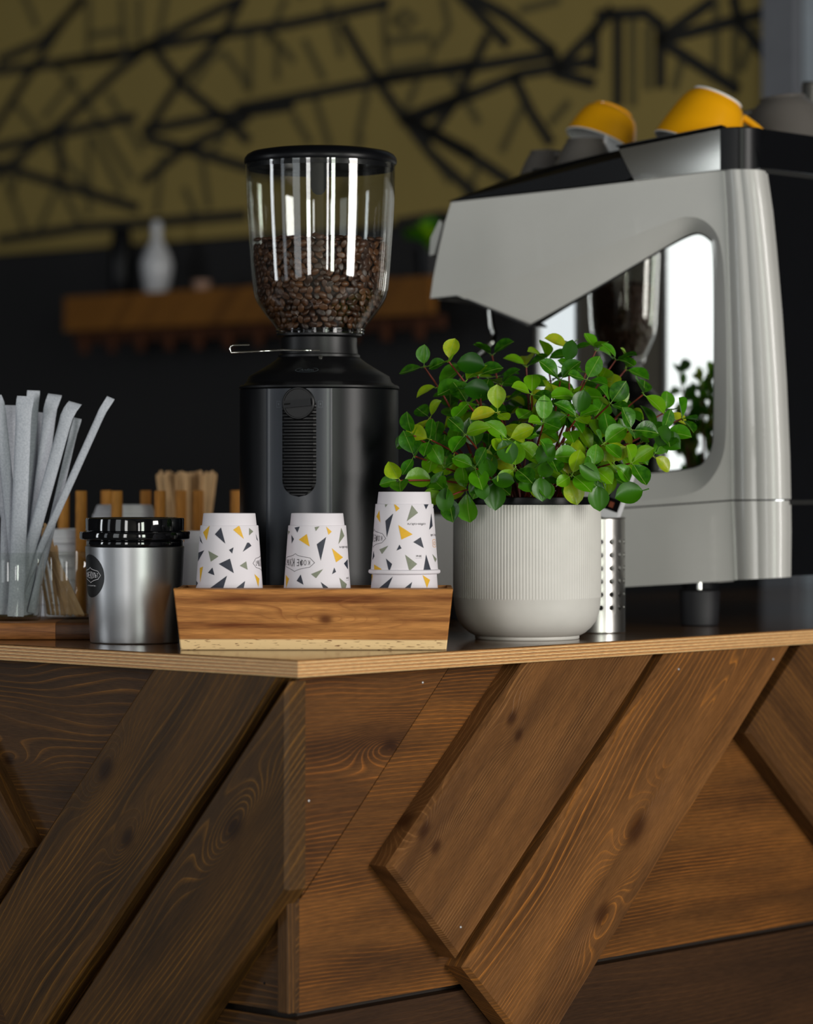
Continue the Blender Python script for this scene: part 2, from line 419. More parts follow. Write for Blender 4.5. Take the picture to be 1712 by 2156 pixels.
for i, (wall, c, w, z0, z1, e, colr) in enumerate(WINDOWS):
    mb = MB()
    def bar(a, b, za, zb):
        if wall == 'front': uvbox(mb, U_FRONT-.06, U_FRONT+.02, a, b, za, zb)
        else: uvbox(mb, a, b, V_RIGHT-.06, V_RIGHT+.02, za, zb)
    a, b = c-w/2, c+w/2
    bar(a-.05, a, z0-.05, z1+.05); bar(b, b+.05, z0-.05, z1+.05); bar(a, b, z0-.05, z0); bar(a, b, z1, z1+.05)
    fo = struct(mb.build('window_%d' % (i+1), M['win_frame'], smooth=0))

# mural on the back wall: olive panel with dark painted truss lines
nb = Vector((-UX, -UY, 0))
MUR = UV(U_BACK-0.02, 3, 0)
def wallpt(px, py, off=0.021): return hit(px, py, UV(U_BACK-off, 3, 0), nb)
mural = thing('wall_mural', 'olive wall mural covered with dark crossing truss lines behind the bar', 'mural', UV(U_BACK, 4.0, 1.7))
ml = mural.matrix_world.inverted() if False else Matrix.Translation(-Vector(mural.location))
wv = toUV(hit(1664, 100, UV(U_BACK, 3, 0), nb))[1]
mb = MB(); uvbox(mb, U_BACK-.018, U_BACK, wv+.03, 7.2, wallpt(300, 512).z, CEIL)
mb.v = [tuple(ml @ Vector(p)) for p in mb.v]
mb.build('mural_panel', M['olive'], mural, smooth=0)
DK = [  # dark strokes, full-frame px
 [(0,126),(88,88),(140,35),(175,0)], [(-30,153),(117,134),(280,108),(438,76),(613,50),(820,6)], [(280,111),(385,58),(502,0)],
 [(-20,285),(76,134),(128,53),(175,-10)], [(-20,314),(105,286),(286,245)], [(304,274),(456,245),(619,222)], [(502,228),(806,169),(1000,134)],
 [(-20,378),(134,257),(245,152),(327,88)], [(304,380),(385,315),(526,245)], [(310,292),(397,315),(514,350),(600,372)],
 [(315,269),(380,169),(467,76),(514,-10)], [(327,105),(385,181),(467,245),(526,298)], [(-20,344),(117,385),(292,438)],
 [(724,53),(771,134),(847,245),(911,327),(1000,409),(1080,470)], [(847,251),(1000,193)], [(847,245),(1000,327)],
 [(800,165),(976,144),(1173,112)], [(864,256),(960,213),(1098,155),(1253,128)], [(997,-5),(1066,32),(1162,107)],
 [(853,250),(1013,341),(1077,384)], [(1024,80),(960,213),(896,298)], [(1173,144),(1258,59),(1290,16)], [(1173,154),(1253,176)],
 [(1263,32),(1359,27),(1391,53)], [(1391,85),(1652,16)], [(1391,85),(1556,192)], [(1546,0),(1556,48),(1652,165)], [(1391,80),(1503,0)],
 [(1082,160),(1120,240),(1162,304)], [(1162,107),(1173,140)], [(1301,43),(1301,224)], [(1391,53),(1391,186)],
 [(120,134),(250,118)], [(128,380),(128,290)], [(0,505),(180,478),(300,470),(520,452)], [(840,470),(930,455),(1000,470)],
 [(1066,90),(1000,20),(960,-20)], [(1253,60),(1253,150)]]
MD = [
 [(35,222),(105,304),(199,409)], [(117,134),(193,234),(280,380)], [(187,76),(257,64)], [(181,128),(263,117)], [(187,0),(187,134)], [(257,0),(263,117)],
 [(187,292),(187,456)], [(12,374),(53,490)], [(123,385),(82,485)], [(123,385),(169,473)], [(199,292),(257,409)], [(409,175),(444,123),(473,111),(508,158),(526,193)],
 [(526,58),(526,193)], [(584,88),(584,169)], [(643,88),(683,169)], [(660,193),(695,310)], [(619,245),(654,304)], [(777,175),(753,292)],
 [(806,0),(812,88)], [(934,0),(946,58),(911,105)], [(812,88),(905,76),(911,128),(818,146),(812,88)], [(830,40),(853,25),(876,40),(853,62),(830,40)],
 [(1333,48),(1333,224)], [(1365,60),(1365,190)], [(1508,0),(1508,176)], [(1551,32),(1546,176)], [(1098,229),(1056,320)], [(1162,256),(1200,213)], [(907,320),(949,384)],
 [(292,0),(292,90)], [(350,-10),(330,100)], [(50,-10),(80,60)], [(420,300),(440,440)], [(470,290),(440,330)], [(560,60),(620,130)], [(600,0),(560,90)],
 [(690,10),(720,120)], [(760,290),(720,420)], [(390,400),(420,470)], [(340,330),(330,450)], [(1100,20),(1180,0)], [(1010,340),(980,420)], [(1440,110),(1420,190)],
 [(1590,60),(1560,150)], [(950,160),(1010,260)], [(880,170),(850,240)], [(230,200),(300,320)], [(60,300),(20,420)], [(160,160),(90,250)]]
def strokes(lst, width, off, mat):
    for pl in lst:
        pts = [wallpt(x, y, off) for x, y in pl]
        P = []
        for i, p in enumerate(pts):
            t = (pts[min(i+1, len(pts)-1)]-pts[max(i-1, 0)]).normalized()
            s = t.cross(nb).normalized()*width/2
            P.append([p+s-Vector(mural.location), p-s-Vector(mural.location)])
        P[0] = [q-(pts[1]-pts[0]).normalized()*width*.4 for q in P[0]]
        mb = MB(); mb.grid(P); mb.build('painted_line', mat, mural, smooth=0, recalc=False)
rgm = random.Random(5)   # the drawing goes on over the rest of the panel
for k in range(70):
    x0, y0_ = (rgm.uniform(-600, -60), rgm.uniform(-820, 420)) if k % 2 else (rgm.uniform(40, 1500), rgm.uniform(-820, -150))
    ln = rgm.uniform(90, 420); an = rgm.choice((-.28, -.9, .75, 1.45, -1.2, .4))+rgm.uniform(-.1, .1)
    x1, y1_ = x0+ln*cos(an), y0_+ln*sin(an)
    if k % 2: x1 = max(-640, min(-5, x1)); y1_ = max(-880, min(470, y1_))
    else: x1 = max(0, min(1620, x1)); y1_ = max(-880, min(-15, y1_))
    (DK if k % 5 < 3 else MD).append([(x0, y0_), (x1, y1_)])
strokes(MD, 0.019, 0.0195, M['mural_mid'])
strokes(DK, 0.024, 0.0205, M['mural_dark'])

# tall pale window at the right end of the back wall
mb = MB(); uvbox(mb, U_BACK-.05, U_BACK, wv-.045, wv+.03, 0.9, CEIL); uvbox(mb, U_BACK-.05, U_BACK, wv-1.1, wv-1.05, 0.9, CEIL); uvbox(mb, U_BACK-.05, U_BACK, wv-1.05, wv-.045, 0.85, 0.93)
w7 = struct(mb.build('window_7', plain('grey_window_trim', (98, 100, 106), 0.5), smooth=0))
pane_m = plain('frosted_pane', (150, 158, 166), 0.25)
for k in range(5):
    for q in range(3):
        v1 = wv-.05-q*.335
        uvbox(MB(), U_BACK-.03, U_BACK-.01, v1-.325, v1, 0.95+k*.49, 0.95+k*.49+.475).build('pane', pane_m, w7, smooth=0)

# ------------------------------------------------------------------ the bar: carcass, boards, worktop
corner = ground(627, 1390)
uc, vc = toUV(corner)
FACE = {'R': dict(p0=UV(uc, vc+.035, 0), n=Vector((-VX, -VY, 0)), e1=Vector((UX, UY, 0))),
        'L': dict(p0=UV(uc+.032, vc, 0), n=Vector((-UX, -UY, 0)), e1=Vector((-VX, -VY, 0)))}
bar_loc = UV(uc+.05, vc+.05, 0)
bar = thing('bar_counter', 'dark stained timber bar counter clad with raised diagonal planks', 'bar counter', bar_loc)
BL = Matrix.Translation(-bar_loc)
mb = MB()
uvbox(mb, uc+.056, U_BACK-.01, vc+.056, vc+.85, 0.02, 0.98); uvbox(mb, uc+.056, uc+.7, vc+.85, 6.2, 0.02, 0.98)
mb.v = [tuple(BL @ Vector(p)) for p in mb.v]
mb.build('carcass', plain('carcass_dark', (34, 24, 16), 0.7), bar, smooth=0)

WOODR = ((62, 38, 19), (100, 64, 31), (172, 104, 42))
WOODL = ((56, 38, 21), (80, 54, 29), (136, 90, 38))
def face_sz(face, px, py, out):
    f = FACE[face]; p = hit(px, py, f['p0']+f['n']*out, f['n'])
    return ((p-f['p0']).dot(f['e1']), p.z)
NB = [0]
def board(face, poly_sz, out, base, grain, cham, cols, knots=(), name='plank', freq=150, amp=5, rough=0.48, bump=0.3):
    """poly_sz: front polygon in (s, z); the plank reaches from base to out in front of the face; grain: angle in the face"""
    f = FACE[face]; n = f['n']; e1 = f['e1']; e2 = Vector((0, 0, 1))
    cs = sum(p[0] for p in poly_sz)/len(poly_sz); cz = sum(p[1] for p in poly_sz)/len(poly_sz)
    gx = e1*cos(grain)+e2*sin(grain); gy = n.cross(gx)
    org = f['p0']+e1*cs+e2*cz+n*base
    Mw = Matrix(((gx.x, gy.x, n.x, org.x), (gx.y, gy.y, n.y, org.y), (gx.z, gy.z, n.z, org.z), (0, 0, 0, 1)))
    def loc2(p):
        d = e1*(p[0]-cs)+e2*(p[1]-cz); return (d.dot(gx), d.dot(gy))
    pl = [loc2(p) for p in poly_sz]
    po = offset_poly(pl, cham) if cham else pl
    h = out-base
    tri = fill2d(pl); k = len(pl); mb = MB()
    rows = [[(p[0], p[1], 0) for p in po], [(p[0], p[1], h-cham) for p in po], [(p[0], p[1], h) for p in pl]] if cham else [[(p[0], p[1], 0) for p in pl], [(p[0], p[1], h) for p in pl]]
    mb.grid(rows, closed=True)
    b = (len(rows)-1)*k
    mb.f += [tuple(b+i for i in t) for t in tri]; mb.m += [0]*len(tri)
    NB[0] += 1
    kn = []
    for (px, py, B, sx, sy, cr) in knots:
        s_, z_ = face_sz(face, px, py, out); q = loc2((s_, z_)); kn.append((q[0], q[1]+0.6*h, B, sx, sy, cr))
    m = wood('plank_%d' % NB[0], *cols, freq=freq, amp=amp, knots=kn, rnd=NB[0]*3.7, rough=rough, bump=bump)
    return mb.build(name, m, bar, smooth=0, M=BL @ Mw)
def px_poly(face, pts, out): return [face_sz(face, x, y, out) for x, y in pts]
ZTOP, ZGAP = 0.979, 0.620
S0R = 0.038   # where the right-hand cladding starts, along U from the worktop corner
sR = lambda px, py: face_sz('R', px, py, 0)
# right face, flush horizontal boards (front at the face plane)
a = sR(945, 1408)[0]; b = sR(640, 1885)
board('R', [(S0R, ZTOP), (a, ZTOP), (S0R+.004, b[1])], 0, -.018, 0, 0, WOODR, [(822, 1570, -9, .05, .02, .009)], freq=190, amp=6)
board('R', [(a+.0012, ZTOP), (1.72, ZTOP), (1.72, ZGAP+.004), (S0R, ZGAP+.004), (S0R, b[1]-.004), (S0R+.006, b[1])], 0, -.018, 0, 0, ((66, 41, 20), (108, 69, 32), (178, 108, 42)), freq=230, amp=5)
board('R', [(S0R, ZGAP-.004), (1.72, ZGAP-.004), (1.72, ZGAP-.3), (S0R, ZGAP-.3)], -.003, -.02, 0, 0, ((46, 30, 19), (64, 42, 25), (84, 55, 30)), freq=150, amp=4)
board('R', [(S0R, ZGAP-.308), (1.72, ZGAP-.308), (1.72, 0.03), (S0R, 0.03)], -.003, -.02, 0, 0, WOODR, freq=150, amp=4)
# right face, raised diagonal planks
OUT = 0.029
def gr(face, p, q): 
    a_, b_ = face_sz(face, *p, OUT), face_sz(face, *q, OUT); return math.atan2(b_[1]-a_[1], b_[0]-a_[0])
g1 = gr('R', (826, 1824), (1114, 1397))
board('R', px_poly('R', [(828, 1824), (1119, 1388), (1379, 1372), (966, 2006)], OUT), OUT, 0, g1, .005, ((76, 49, 27), (118, 78, 42), (160, 112, 66)), [(893, 1748, 5, .03, .016, .008), (918, 1783, 4, .03, .014, .007), (1078, 1512, 4, .035, .014, .007), (1092, 1548, 3, .03, .012, .006)], freq=260, amp=4, bump=0.6, rough=0.4)
g2 = gr('R', (987, 2038), (1413, 1377))
board('R', px_poly('R', [(987, 2036), (1416, 1371), (1664, 1355), (1135, 2225)], OUT), OUT, 0, g2, .005, ((82, 54, 31), (124, 83, 46), (186, 118, 50)), [(1340, 1745, 10, .07, .026, .016), (1268, 1925, -7, .06, .022, .012), (1478, 1520, 5, .12, .012, .0001)], freq=160, amp=5, bump=0.45, rough=0.38)
g3 = gr('R', (1582, 1544), (1712, 1721))
board('R', px_poly('R', [(1582, 1544), (1702, 1355), (2000, 1340), (2000, 2110)], OUT), OUT, 0, g3, .005, ((66, 42, 22), (94, 62, 32), (130, 86, 38)), freq=140, amp=5)
# left face
sL = lambda px, py: face_sz('L', px, py, 0)
SEND = -(0.035)  # along e1 (towards the corner) measured from p0; corner end of the left cladding
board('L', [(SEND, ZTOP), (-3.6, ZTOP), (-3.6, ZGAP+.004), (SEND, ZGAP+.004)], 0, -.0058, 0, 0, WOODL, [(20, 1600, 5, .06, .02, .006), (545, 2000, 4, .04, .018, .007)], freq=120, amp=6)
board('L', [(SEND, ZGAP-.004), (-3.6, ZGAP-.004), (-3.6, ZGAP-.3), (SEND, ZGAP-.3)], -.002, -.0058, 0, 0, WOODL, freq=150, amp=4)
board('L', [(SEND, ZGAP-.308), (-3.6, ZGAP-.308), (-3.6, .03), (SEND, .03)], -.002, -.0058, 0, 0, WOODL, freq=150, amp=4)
OUTL = 0.028
g4 = gr('L', (92, 2156), (582, 1427))
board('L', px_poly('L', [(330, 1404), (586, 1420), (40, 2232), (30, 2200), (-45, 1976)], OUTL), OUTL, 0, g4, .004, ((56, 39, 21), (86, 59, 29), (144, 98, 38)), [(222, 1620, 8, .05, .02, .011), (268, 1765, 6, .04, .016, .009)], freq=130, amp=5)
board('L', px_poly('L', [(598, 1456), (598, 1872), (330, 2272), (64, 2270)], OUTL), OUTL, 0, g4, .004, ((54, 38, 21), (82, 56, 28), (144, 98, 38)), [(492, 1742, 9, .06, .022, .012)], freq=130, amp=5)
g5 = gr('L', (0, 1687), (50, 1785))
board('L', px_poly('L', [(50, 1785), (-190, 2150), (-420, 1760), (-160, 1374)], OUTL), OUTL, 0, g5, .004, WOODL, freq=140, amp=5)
# short corner trim below the diagonal plank, nail heads and a screw
board('L', [(SEND-.0005, face_sz('L', 612, 1900, 0)[1]), (SEND-.014, face_sz('L', 612, 1912, 0)[1]), (SEND-.014, ZGAP+.006), (SEND-.0005, ZGAP+.006)], .012, 0, pi/2, .001, WOODL, name='corner_trim', freq=300, amp=2)
for face, px, py, out in (('R', 890, 1437, 0), ('R', 650, 1686, 0), ('R', 970, 1952, OUT), ('R', 1429, 1409, OUT), ('R', 1628, 1388, OUT), ('L', 557, 2070, 0)):
    f = FACE[face]; p = hit(px, py, f['p0']+f['n']*out, f['n'])
    nail = MB().lathe([(0.0, 0.0012), (0.0011, 0.0009), (0.0016, 0.0002), (0.0016, -0.002)], 10)
    q = f['n'].to_track_quat('Z', 'Y').to_matrix().to_4x4()
    nail.build('nail' if face == 'R' else 'screw', M['nail'] if face == 'R' else M['black_satin'], bar, M=BL @ Matrix.Translation(p) @ q)

# worktop: L-shaped lacquered plywood, 18 mm
TH = 0.0185
wt = thing('worktop', 'lacquered brown plywood worktop with striped layered edge on the bar', 'worktop', UV(uc, vc, Z0-TH))
WL = Matrix.Translation(-Vector(wt.location))
Lp = [(uc, vc), (U_BACK-.005, vc), (U_BACK-.005, vc+.92), (uc+.76, vc+.92), (uc+.76, 6.2), (uc, 6.2)]
mb = MB(); n = len(Lp); tri = fill2d(Lp)
def ring(off, z):
    pp = offset_poly(Lp, -off); return [WL @ UV(p[0], p[1], z) for p in pp]
mb.grid([ring(0.0008, Z0-TH), ring(0, Z0-TH+.0008), ring(0, Z0-.0012)], closed=True)
mb.f += [tuple(i for i in t) for t in tri]; mb.m += [0]*len(tri)
mb.build('plywood_core', M['ply_edge'], wt, smooth=0)
mb = MB(); mb.grid([ring(0, Z0-.0012), ring(0.0008, Z0)], closed=True)
mb.f += [tuple(n+i for i in t) for t in tri]; mb.m += [0]*len(tri)
mb.build('top_veneer', M['worktop'], wt, smooth=0)

# ------------------------------------------------------------------ lettering and flat print helpers
def text_mesh(s, size=1.0, sx=1.0):
    """2-D triangles of a line of lettering centred on the origin; size is the capital height"""
    cu = bpy.data.curves.new('lettering', 'FONT'); cu.body = s; cu.size = 1.0; cu.align_x = 'CENTER'; cu.resolution_u = 3
    o = bpy.data.objects.new('lettering', cu); COL.objects.link(o)
    dg = bpy.context.evaluated_depsgraph_get(); me = o.evaluated_get(dg).to_mesh()
    vs = [(v.co.x, v.co.y) for v in me.vertices]; fs = [tuple(p.vertices) for p in me.polygons]
    o.evaluated_get(dg).to_mesh_clear(); bpy.data.objects.remove(o); bpy.data.curves.remove(cu)
    k = size/0.73
    cx = (min(v[0] for v in vs)+max(v[0] for v in vs))/2
    return [((x-cx)*k*sx, (y-0.365)*k) for x, y in vs], fs
def subtri(tri, lev):
    out = [tri]
    for _ in range(lev):
        nx = []
        for a, b, c in out:
            ab = ((a[0]+b[0])/2, (a[1]+b[1])/2); bc = ((b[0]+c[0])/2, (b[1]+c[1])/2); ca = ((c[0]+a[0])/2, (c[1]+a[1])/2)
            nx += [(a, ab, ca), (ab, b, bc), (ca, bc, c), (ab, bc, ca)]
        out = nx
    return out
def outline(pts, w):
    """closed line of width w as quads in 2-D"""
    o = offset_poly(pts, w/2); i = offset_poly(pts, -w/2); n = len(pts); q = []
    for k in range(n):
        k2 = (k+1) % n
        m = 4
        for s_ in range(m):
            L = lambda A, B, t: (A[0]+(B[0]-A[0])*t, A[1]+(B[1]-A[1])*t)
            q.append([L(o[k], o[k2], s_/m), L(o[k], o[k2], (s_+1)/m), L(i[k], i[k2], (s_+1)/m), L(i[k], i[k2], s_/m)])
    return q
HEX = [(-1.0, 0.0), (-.78, .54), (-.4, .68), (-.14, .8), (0, 1.0), (.14, .8), (.4, .68), (.78, .54), (1.0, 0.0), (.78, -.5), (.4, -.66), (.12, -.86), (0, -1.0), (-.12, -.86), (-.4, -.66), (-.78, -.5)]

# ------------------------------------------------------------------ slatless acacia tray
TY = 3.456
tray_loc = Vector((W(660, 1370, TY).x, 3.52, Z0))
tray = thing('wooden_tray', 'flared acacia wood tray with a pale sapwood strip holding paper cups', 'tray', tray_loc)
kx = TY/F
hb, ht, H = 280*kx, 293.5*kx, 0.0672
tb = 0.062  # half depth at the base
def slab(p, thick_dir):  # p: 4 corners of outer face
    vs = [Vector(q) for q in p]+[Vector(q)+Vector(thick_dir) for q in p]
    return MB().add(vs, [(0, 1, 2, 3), (7, 6, 5, 4), (0, 4, 5, 1), (1, 5, 6, 2), (2, 6, 7, 3), (3, 7, 4, 0)])
y0 = TY-3.52; y0t = y0-.011
AC = ((110, 58, 26), (206, 142, 78), (150, 92, 48))
def tray_front(ya, yb, th, name, sign):
    # built in its own frame: local X along the board, local Y up the face
    up = Vector((0, yb-ya, H)); L = up.length; up.normalize(); ex = Vector((1, 0, 0)); ez = ex.cross(up)
    Mx = Matrix(((ex.x, up.x, ez.x, 0), (ex.y, up.y, ez.y, ya), (ex.z, up.z, ez.z, 0), (0, 0, 0, 1)))
    c = .0012
    P = [[(-hb+c, c, 0), (hb-c, c, 0), (ht-c, L-c, 0), (-ht+c, L-c, 0)], [(-hb, 0, -c), (hb, 0, -c), (ht, L, -c), (-ht, L, -c)], [(-hb, 0, -th), (hb, 0, -th), (ht, L, -th), (-ht, L, -th)]]
    mb = MB(); mb.grid(P, closed=True); mb.f += [(0, 1, 2, 3), (11, 10, 9, 8)]; mb.m += [0, 0]
    m = wood('acacia_'+name, *AC, freq=75, amp=4.5, knots=[(.0135, .0345, 4, .05, .011, .0055), (.115, .047, -3.2, .06, .011, .0001)], rnd=2.3, band=(.0118, .0008, (240, 206, 152)), streak=(5.0, 95.0), rough=0.45, bump=0.12, fib=0.3)
    mb.build(name, m, tray, smooth=0, M=Mx)
tray_front(y0, y0t, .0095, 'front_board', 1)
ACm = wood('acacia_inner', *AC, freq=90, amp=4, rough=0.45, bump=0.12)
yb_, ybt = 0.064, 0.075
MB().add([(-hb, yb_-.0095, 0), (hb, yb_-.0095, 0), (ht, ybt-.0095, H), (-ht, ybt-.0095, H), (-hb, yb_, 0), (hb, yb_, 0), (ht, ybt, H), (-ht, ybt, H)],
         [(0, 1, 2, 3), (7, 6, 5, 4), (0, 4, 5, 1), (1, 5, 6, 2), (2, 6, 7, 3), (3, 7, 4, 0)]).build('back_board', ACm, tray, smooth=0)
for s_ in (-1, 1):
    w_ = .0052
    xs = [s_*hb, s_*(hb-w_), s_*(ht-w_), s_*ht]
    ya, yat, yc, yct = y0+.0096, y0t+.0096, yb_-.0096, ybt-.0096
    MB().add([(xs[0], ya, 0), (xs[1], ya, 0), (xs[2], yat, H), (xs[3], yat, H), (xs[0], yc, 0), (xs[1], yc, 0), (xs[2], yct, H), (xs[3], yct, H)],
             [(0, 1, 2, 3), (7, 6, 5, 4), (0, 4, 5, 1), (1, 5, 6, 2), (2, 6, 7, 3), (3, 7, 4, 0)]).build('side_board', ACm, tray, smooth=0)
MB().box(-hb+.0054, hb-.0054, y0+.0097, yb_-.0097, 0.002, 0.010).build('bottom_board', ACm, tray, smooth=0)

# ------------------------------------------------------------------ printed paper cups, upside down in the tray
CUPY = 3.52; ck = CUPY/F
CUP_H, PITCH = 0.0922, 0.0240
def sleeve_r(z): return 0.0325+(0.0378-0.0325)*(0.0785-z)/(0.0785-0.005)
def cup_solid(mb):
    prof = [(0.0, .088), (0.0272, .088), (0.0276, CUP_H-.0006), (0.0288, CUP_H), (0.0292, CUP_H-.0006), (0.0306, .0789), (0.0312, .0785), (0.0321, .0786), (0.0325, .0780)]
    prof += [(sleeve_r(z), z) for z in (.06, .04, .02, .0056)]
    prof += [(0.0386, .0053), (0.0400, .0046), (0.0406, .0030), (0.0400, .0012), (0.0386, .0004), (0.0378, .0010), (0.0372, .004), (0.0310, .0775), (0.0284, .0780), (0.0280, .0840), (0.0, .0842)]
    return mb.lathe(prof, 96)
cup_mesh = None
def cup_map(ccx, zt):
    """full-frame px on a cup whose centre is at ccx and rim at world z zt -> cup local point"""
    def f(px, py):
        z = ZC-(py-HY)*ck-zt; z = max(.0053, min(.0783, z))
        r = sleeve_r(z)+.00022; s_ = max(-.999, min(.999, (px-ccx)*ck/r)); th = math.asin(s_)
        # the near surface is closer to the lens than the axis: small correction of depth
        return Vector((r*s_, -r*cos(th), z))
    return f
def crop2(x, y): return (340+x/2.675, 980+y/2.674)
N_, Y_, S_ = 0, 1, 2
TRI1 = [(Y_, (240,375),(280,335),(262,420)), (N_, (310,385),(345,347),(370,437)), (Y_, (413,360),(447,335),(472,411)), (S_, (500,350),(522,370),(500,392)),
 (N_, (218,395),(238,440),(222,425)), (N_, (535,385),(547,425),(540,415)), (N_, (490,432),(513,450),(466,483)), (N_, (490,432),(500,432),(513,450)), (N_, (390,472),(416,457),(408,492)),
 (N_, (210,490),(248,475),(208,540)), (S_, (272,477),(332,508),(287,538)), (N_, (333,550),(396,520),(418,601)), (S_, (450,560),(485,536),(493,583)),
 (N_, (270,600),(297,570),(309,613)), (Y_, (221,575),(241,566),(224,655)), (N_, (380,615),(270,695),(355,698)), (N_, (420,692),(480,645),(470,696)),
 (Y_, (529,607),(555,635),(550,680)), (N_, (196,645),(210,660),(197,683))]
TRI2 = [(N_, (753,348),(783,342),(770,376)), (S_, (868,345),(895,340),(875,367)), (Y_, (932,342),(963,370),(945,388)), (S_, (1015,350),(1032,395),(1000,440)),
 (Y_, (778,415),(824,383),(840,453)), (N_, (735,390),(750,412),(737,437)), (N_, (880,440),(932,400),(902,532)), (Y_, (963,462),(1025,515),(987,542)),
 (N_, (1050,527),(1030,550),(1052,583)), (S_, (848,606),(916,578),(876,629)), (N_, (965,607),(977,570),(987,595)), (N_, (766,645),(790,609),(806,666)),
 (Y_, (702,614),(722,635),(705,686)), (N_, (902,650),(943,680),(930,720)), (S_, (1005,628),(1046,665),(1028,730)), (S_, (715,365),(725,372),(716,390)), (Y_, (800,690),(835,700),(810,715))]
TRI3 = [(S_, (1258,210),(1280,210),(1262,235)), (Y_, (1310,212),(1342,240),(1322,258)), (S_, (1410,222),(1445,265),(1382,312)), (N_, (1475,212),(1507,212),(1490,246)),
 (N_, (1535,215),(1540,245),(1530,240)), (Y_, (1228,252),(1233,320),(1211,287)), (N_, (1306,269),(1270,402),(1262,310)), (N_, (1520,268),(1527,340),(1508,360)),
 (Y_, (1540,285),(1547,300),(1545,325)), (Y_, (1335,333),(1415,385),(1352,414)), (N_, (1418,428),(1460,401),(1477,462)), (S_, (1228,470),(1279,448),(1243,496)),
 (N_, (1325,475),(1341,442),(1353,463)), (N_, (1195,480),(1200,510),(1188,530)), (S_, (1373,498),(1440,550),(1396,590)), (N_, (1490,498),(1522,602),(1473,602)),
 (S_, (1525,496),(1550,525),(1542,543)), (N_, (1265,520),(1300,550),(1283,597)), (Y_, (1198,555),(1242,580),(1200,600))]
TRI4 = [(N_, (1222,690),(1304,620),(1272,695)), (N_, (1362,690),(1412,650),(1400,695)), (Y_, (1470,612),(1512,640),(1495,685)), (Y_, (1184,615),(1190,612),(1186,655))]
def cup_print(parent, ccx, zt, tris, marks):
    f = cup_map(ccx, zt); pm = [M['print_navy'], M['print_yellow'], M['print_sage']]
    for (mi, a, b, c) in tris:
        mb = MB()
        for t in subtri((crop2(*a), crop2(*b), crop2(*c)), 3): mb.add([f(*p) for p in t], [(0, 1, 2)])
        mb.build('printed_triangle', pm[mi], parent, smooth=0, recalc=False)
    # back of the cup, out of sight from the front: more chips of the same pattern
    rg = random.Random(int(ccx))
    for k in range(16):
        th = R(100+160*rg.random()); z = .012+.06*rg.random(); a0 = rg.random()*6; mb = MB()
        tri = [(th+.13*rg.uniform(.6, 1.3)*cos(a0+q*2.1), z+.0045*rg.uniform(.6, 1.3)*sin(a0+q*2.1)) for q in range(3)]
        for t in subtri(tri, 2):
            mb.add([Vector(((sleeve_r(q[1])+.0002)*sin(q[0]), -(sleeve_r(q[1])+.0002)*cos(q[0]), q[1])) for q in t], [(0, 1, 2)])
        mb.build('printed_triangle', pm[k % 3], parent, smooth=0, recalc=False)
    for mk in marks:
        ink = MB(); kind, (mx, my), w, h = mk[:4]
        px, py = crop2(mx, my)
        # flat marks are laid round the cup: arc length from the centre line
        z = ZC-(py-HY)*ck-zt; r0 = sleeve_r(max(.006, min(.078, z)))
        s_ = (px-ccx)*ck/r0
        th0 = math.asin(max(-1, min(1, s_))) if abs(s_) <= 1 else math.copysign(pi/2+(abs(s_)-1)*1.5, s_)
        def put(x, y):   # x, y in metres, text already turned upside down
            zz = z+y; rr = sleeve_r(max(.004, min(.08, zz)))+.00024; a = th0+x/r0
            return Vector((rr*sin(a), -rr*cos(a), zz))
        wm, hm = w/2.675*ck, h/2.674*ck
        mi = 0
        if kind == 'logo':
            for q in outline([(x*wm/2, y*hm/2) for x, y in HEX], .00045): ink.add([put(*p) for p in q], [(0, 1, 2, 3)], 0)
            L1 = [('К', -.74, .42), ('О', -.56, .46), ('Ф', -.37, .58), ('Е', -.18, .62), ('К', .12, .74), ('У', .31, .62), ('Л', .47, .52), ('Ь', .62, .46), ('Т', .76, .42)]
            for ch, ox, hh in L1:
                vs, fs = text_mesh(ch, hm*.5*hh*1.25, .62)
                ink.add([put(-(x+ox*wm/2), -y) for x, y in vs], fs, 0)
        elif kind == 'text':
            vs, fs = text_mesh(mk[4], hm, mk[5] if len(mk) > 5 else 1.0)
            ww = max(v[0] for v in vs)-min(v[0] for v in vs)
            k_ = wm/ww
            ink.add([put(-x*k_, -y) for x, y in vs], fs, 0)
        elif kind == 'line':
            ink.add([put(-wm/2, -.0001), put(wm/2, -.0001), put(wm/2, .0001), put(-wm/2, .0001)], [(0, 1, 2, 3)], 0)
        elif kind == 'glyph':
            rr_ = []
            for cxs, cys, a0 in ((1, 1, 0), (-1, 1, 90), (-1, -1, 180), (1, -1, 270)):
                rr_ += [((cxs*.55+.45*cos(R(a0+t))) * wm/2, (cys*.55+.45*sin(R(a0+t))) * hm/2) for t in (0, 30, 60, 90)]
            for q in outline(rr_, .0005): ink.add([put(*p) for p in q], [(0, 1, 2, 3)], 1)
            for q in outline([(.48*wm/2*cos(R(t)), .48*hm/2*sin(R(t))) for t in range(0, 360, 24)], .0005): ink.add([put(*p) for p in q], [(0, 1, 2, 3)], 1)
        ink.build({'logo': 'printed_badge', 'text': 'printed_lettering', 'line': 'printed_rule', 'glyph': 'printed_icon'}[kind], [M['print_ink'], M['print_orange']], parent, smooth=0, recalc=False)
cup_base = None
def paper_cup(cxpx, zt, label, tris, marks, group):
    global cup_base
    t = thing('paper_cup', label, 'paper cup', (W(cxpx, 0, CUPY).x, CUPY, zt), 0, group)
    if cup_base is None:
        cup_base = cup_solid(MB()).build('cup_wall', M['paper_white'], t, 40)
    else:
        o = bpy.data.objects.new('cup_wall', cup_base.data); link(o, t)
    if tris is not None: cup_print(t, cxpx, zt, tris, marks)
    return t
ZF = Z0+.0102
URL = ('text', (1440, 330), 112, 15, 'coffee-cult.ru')
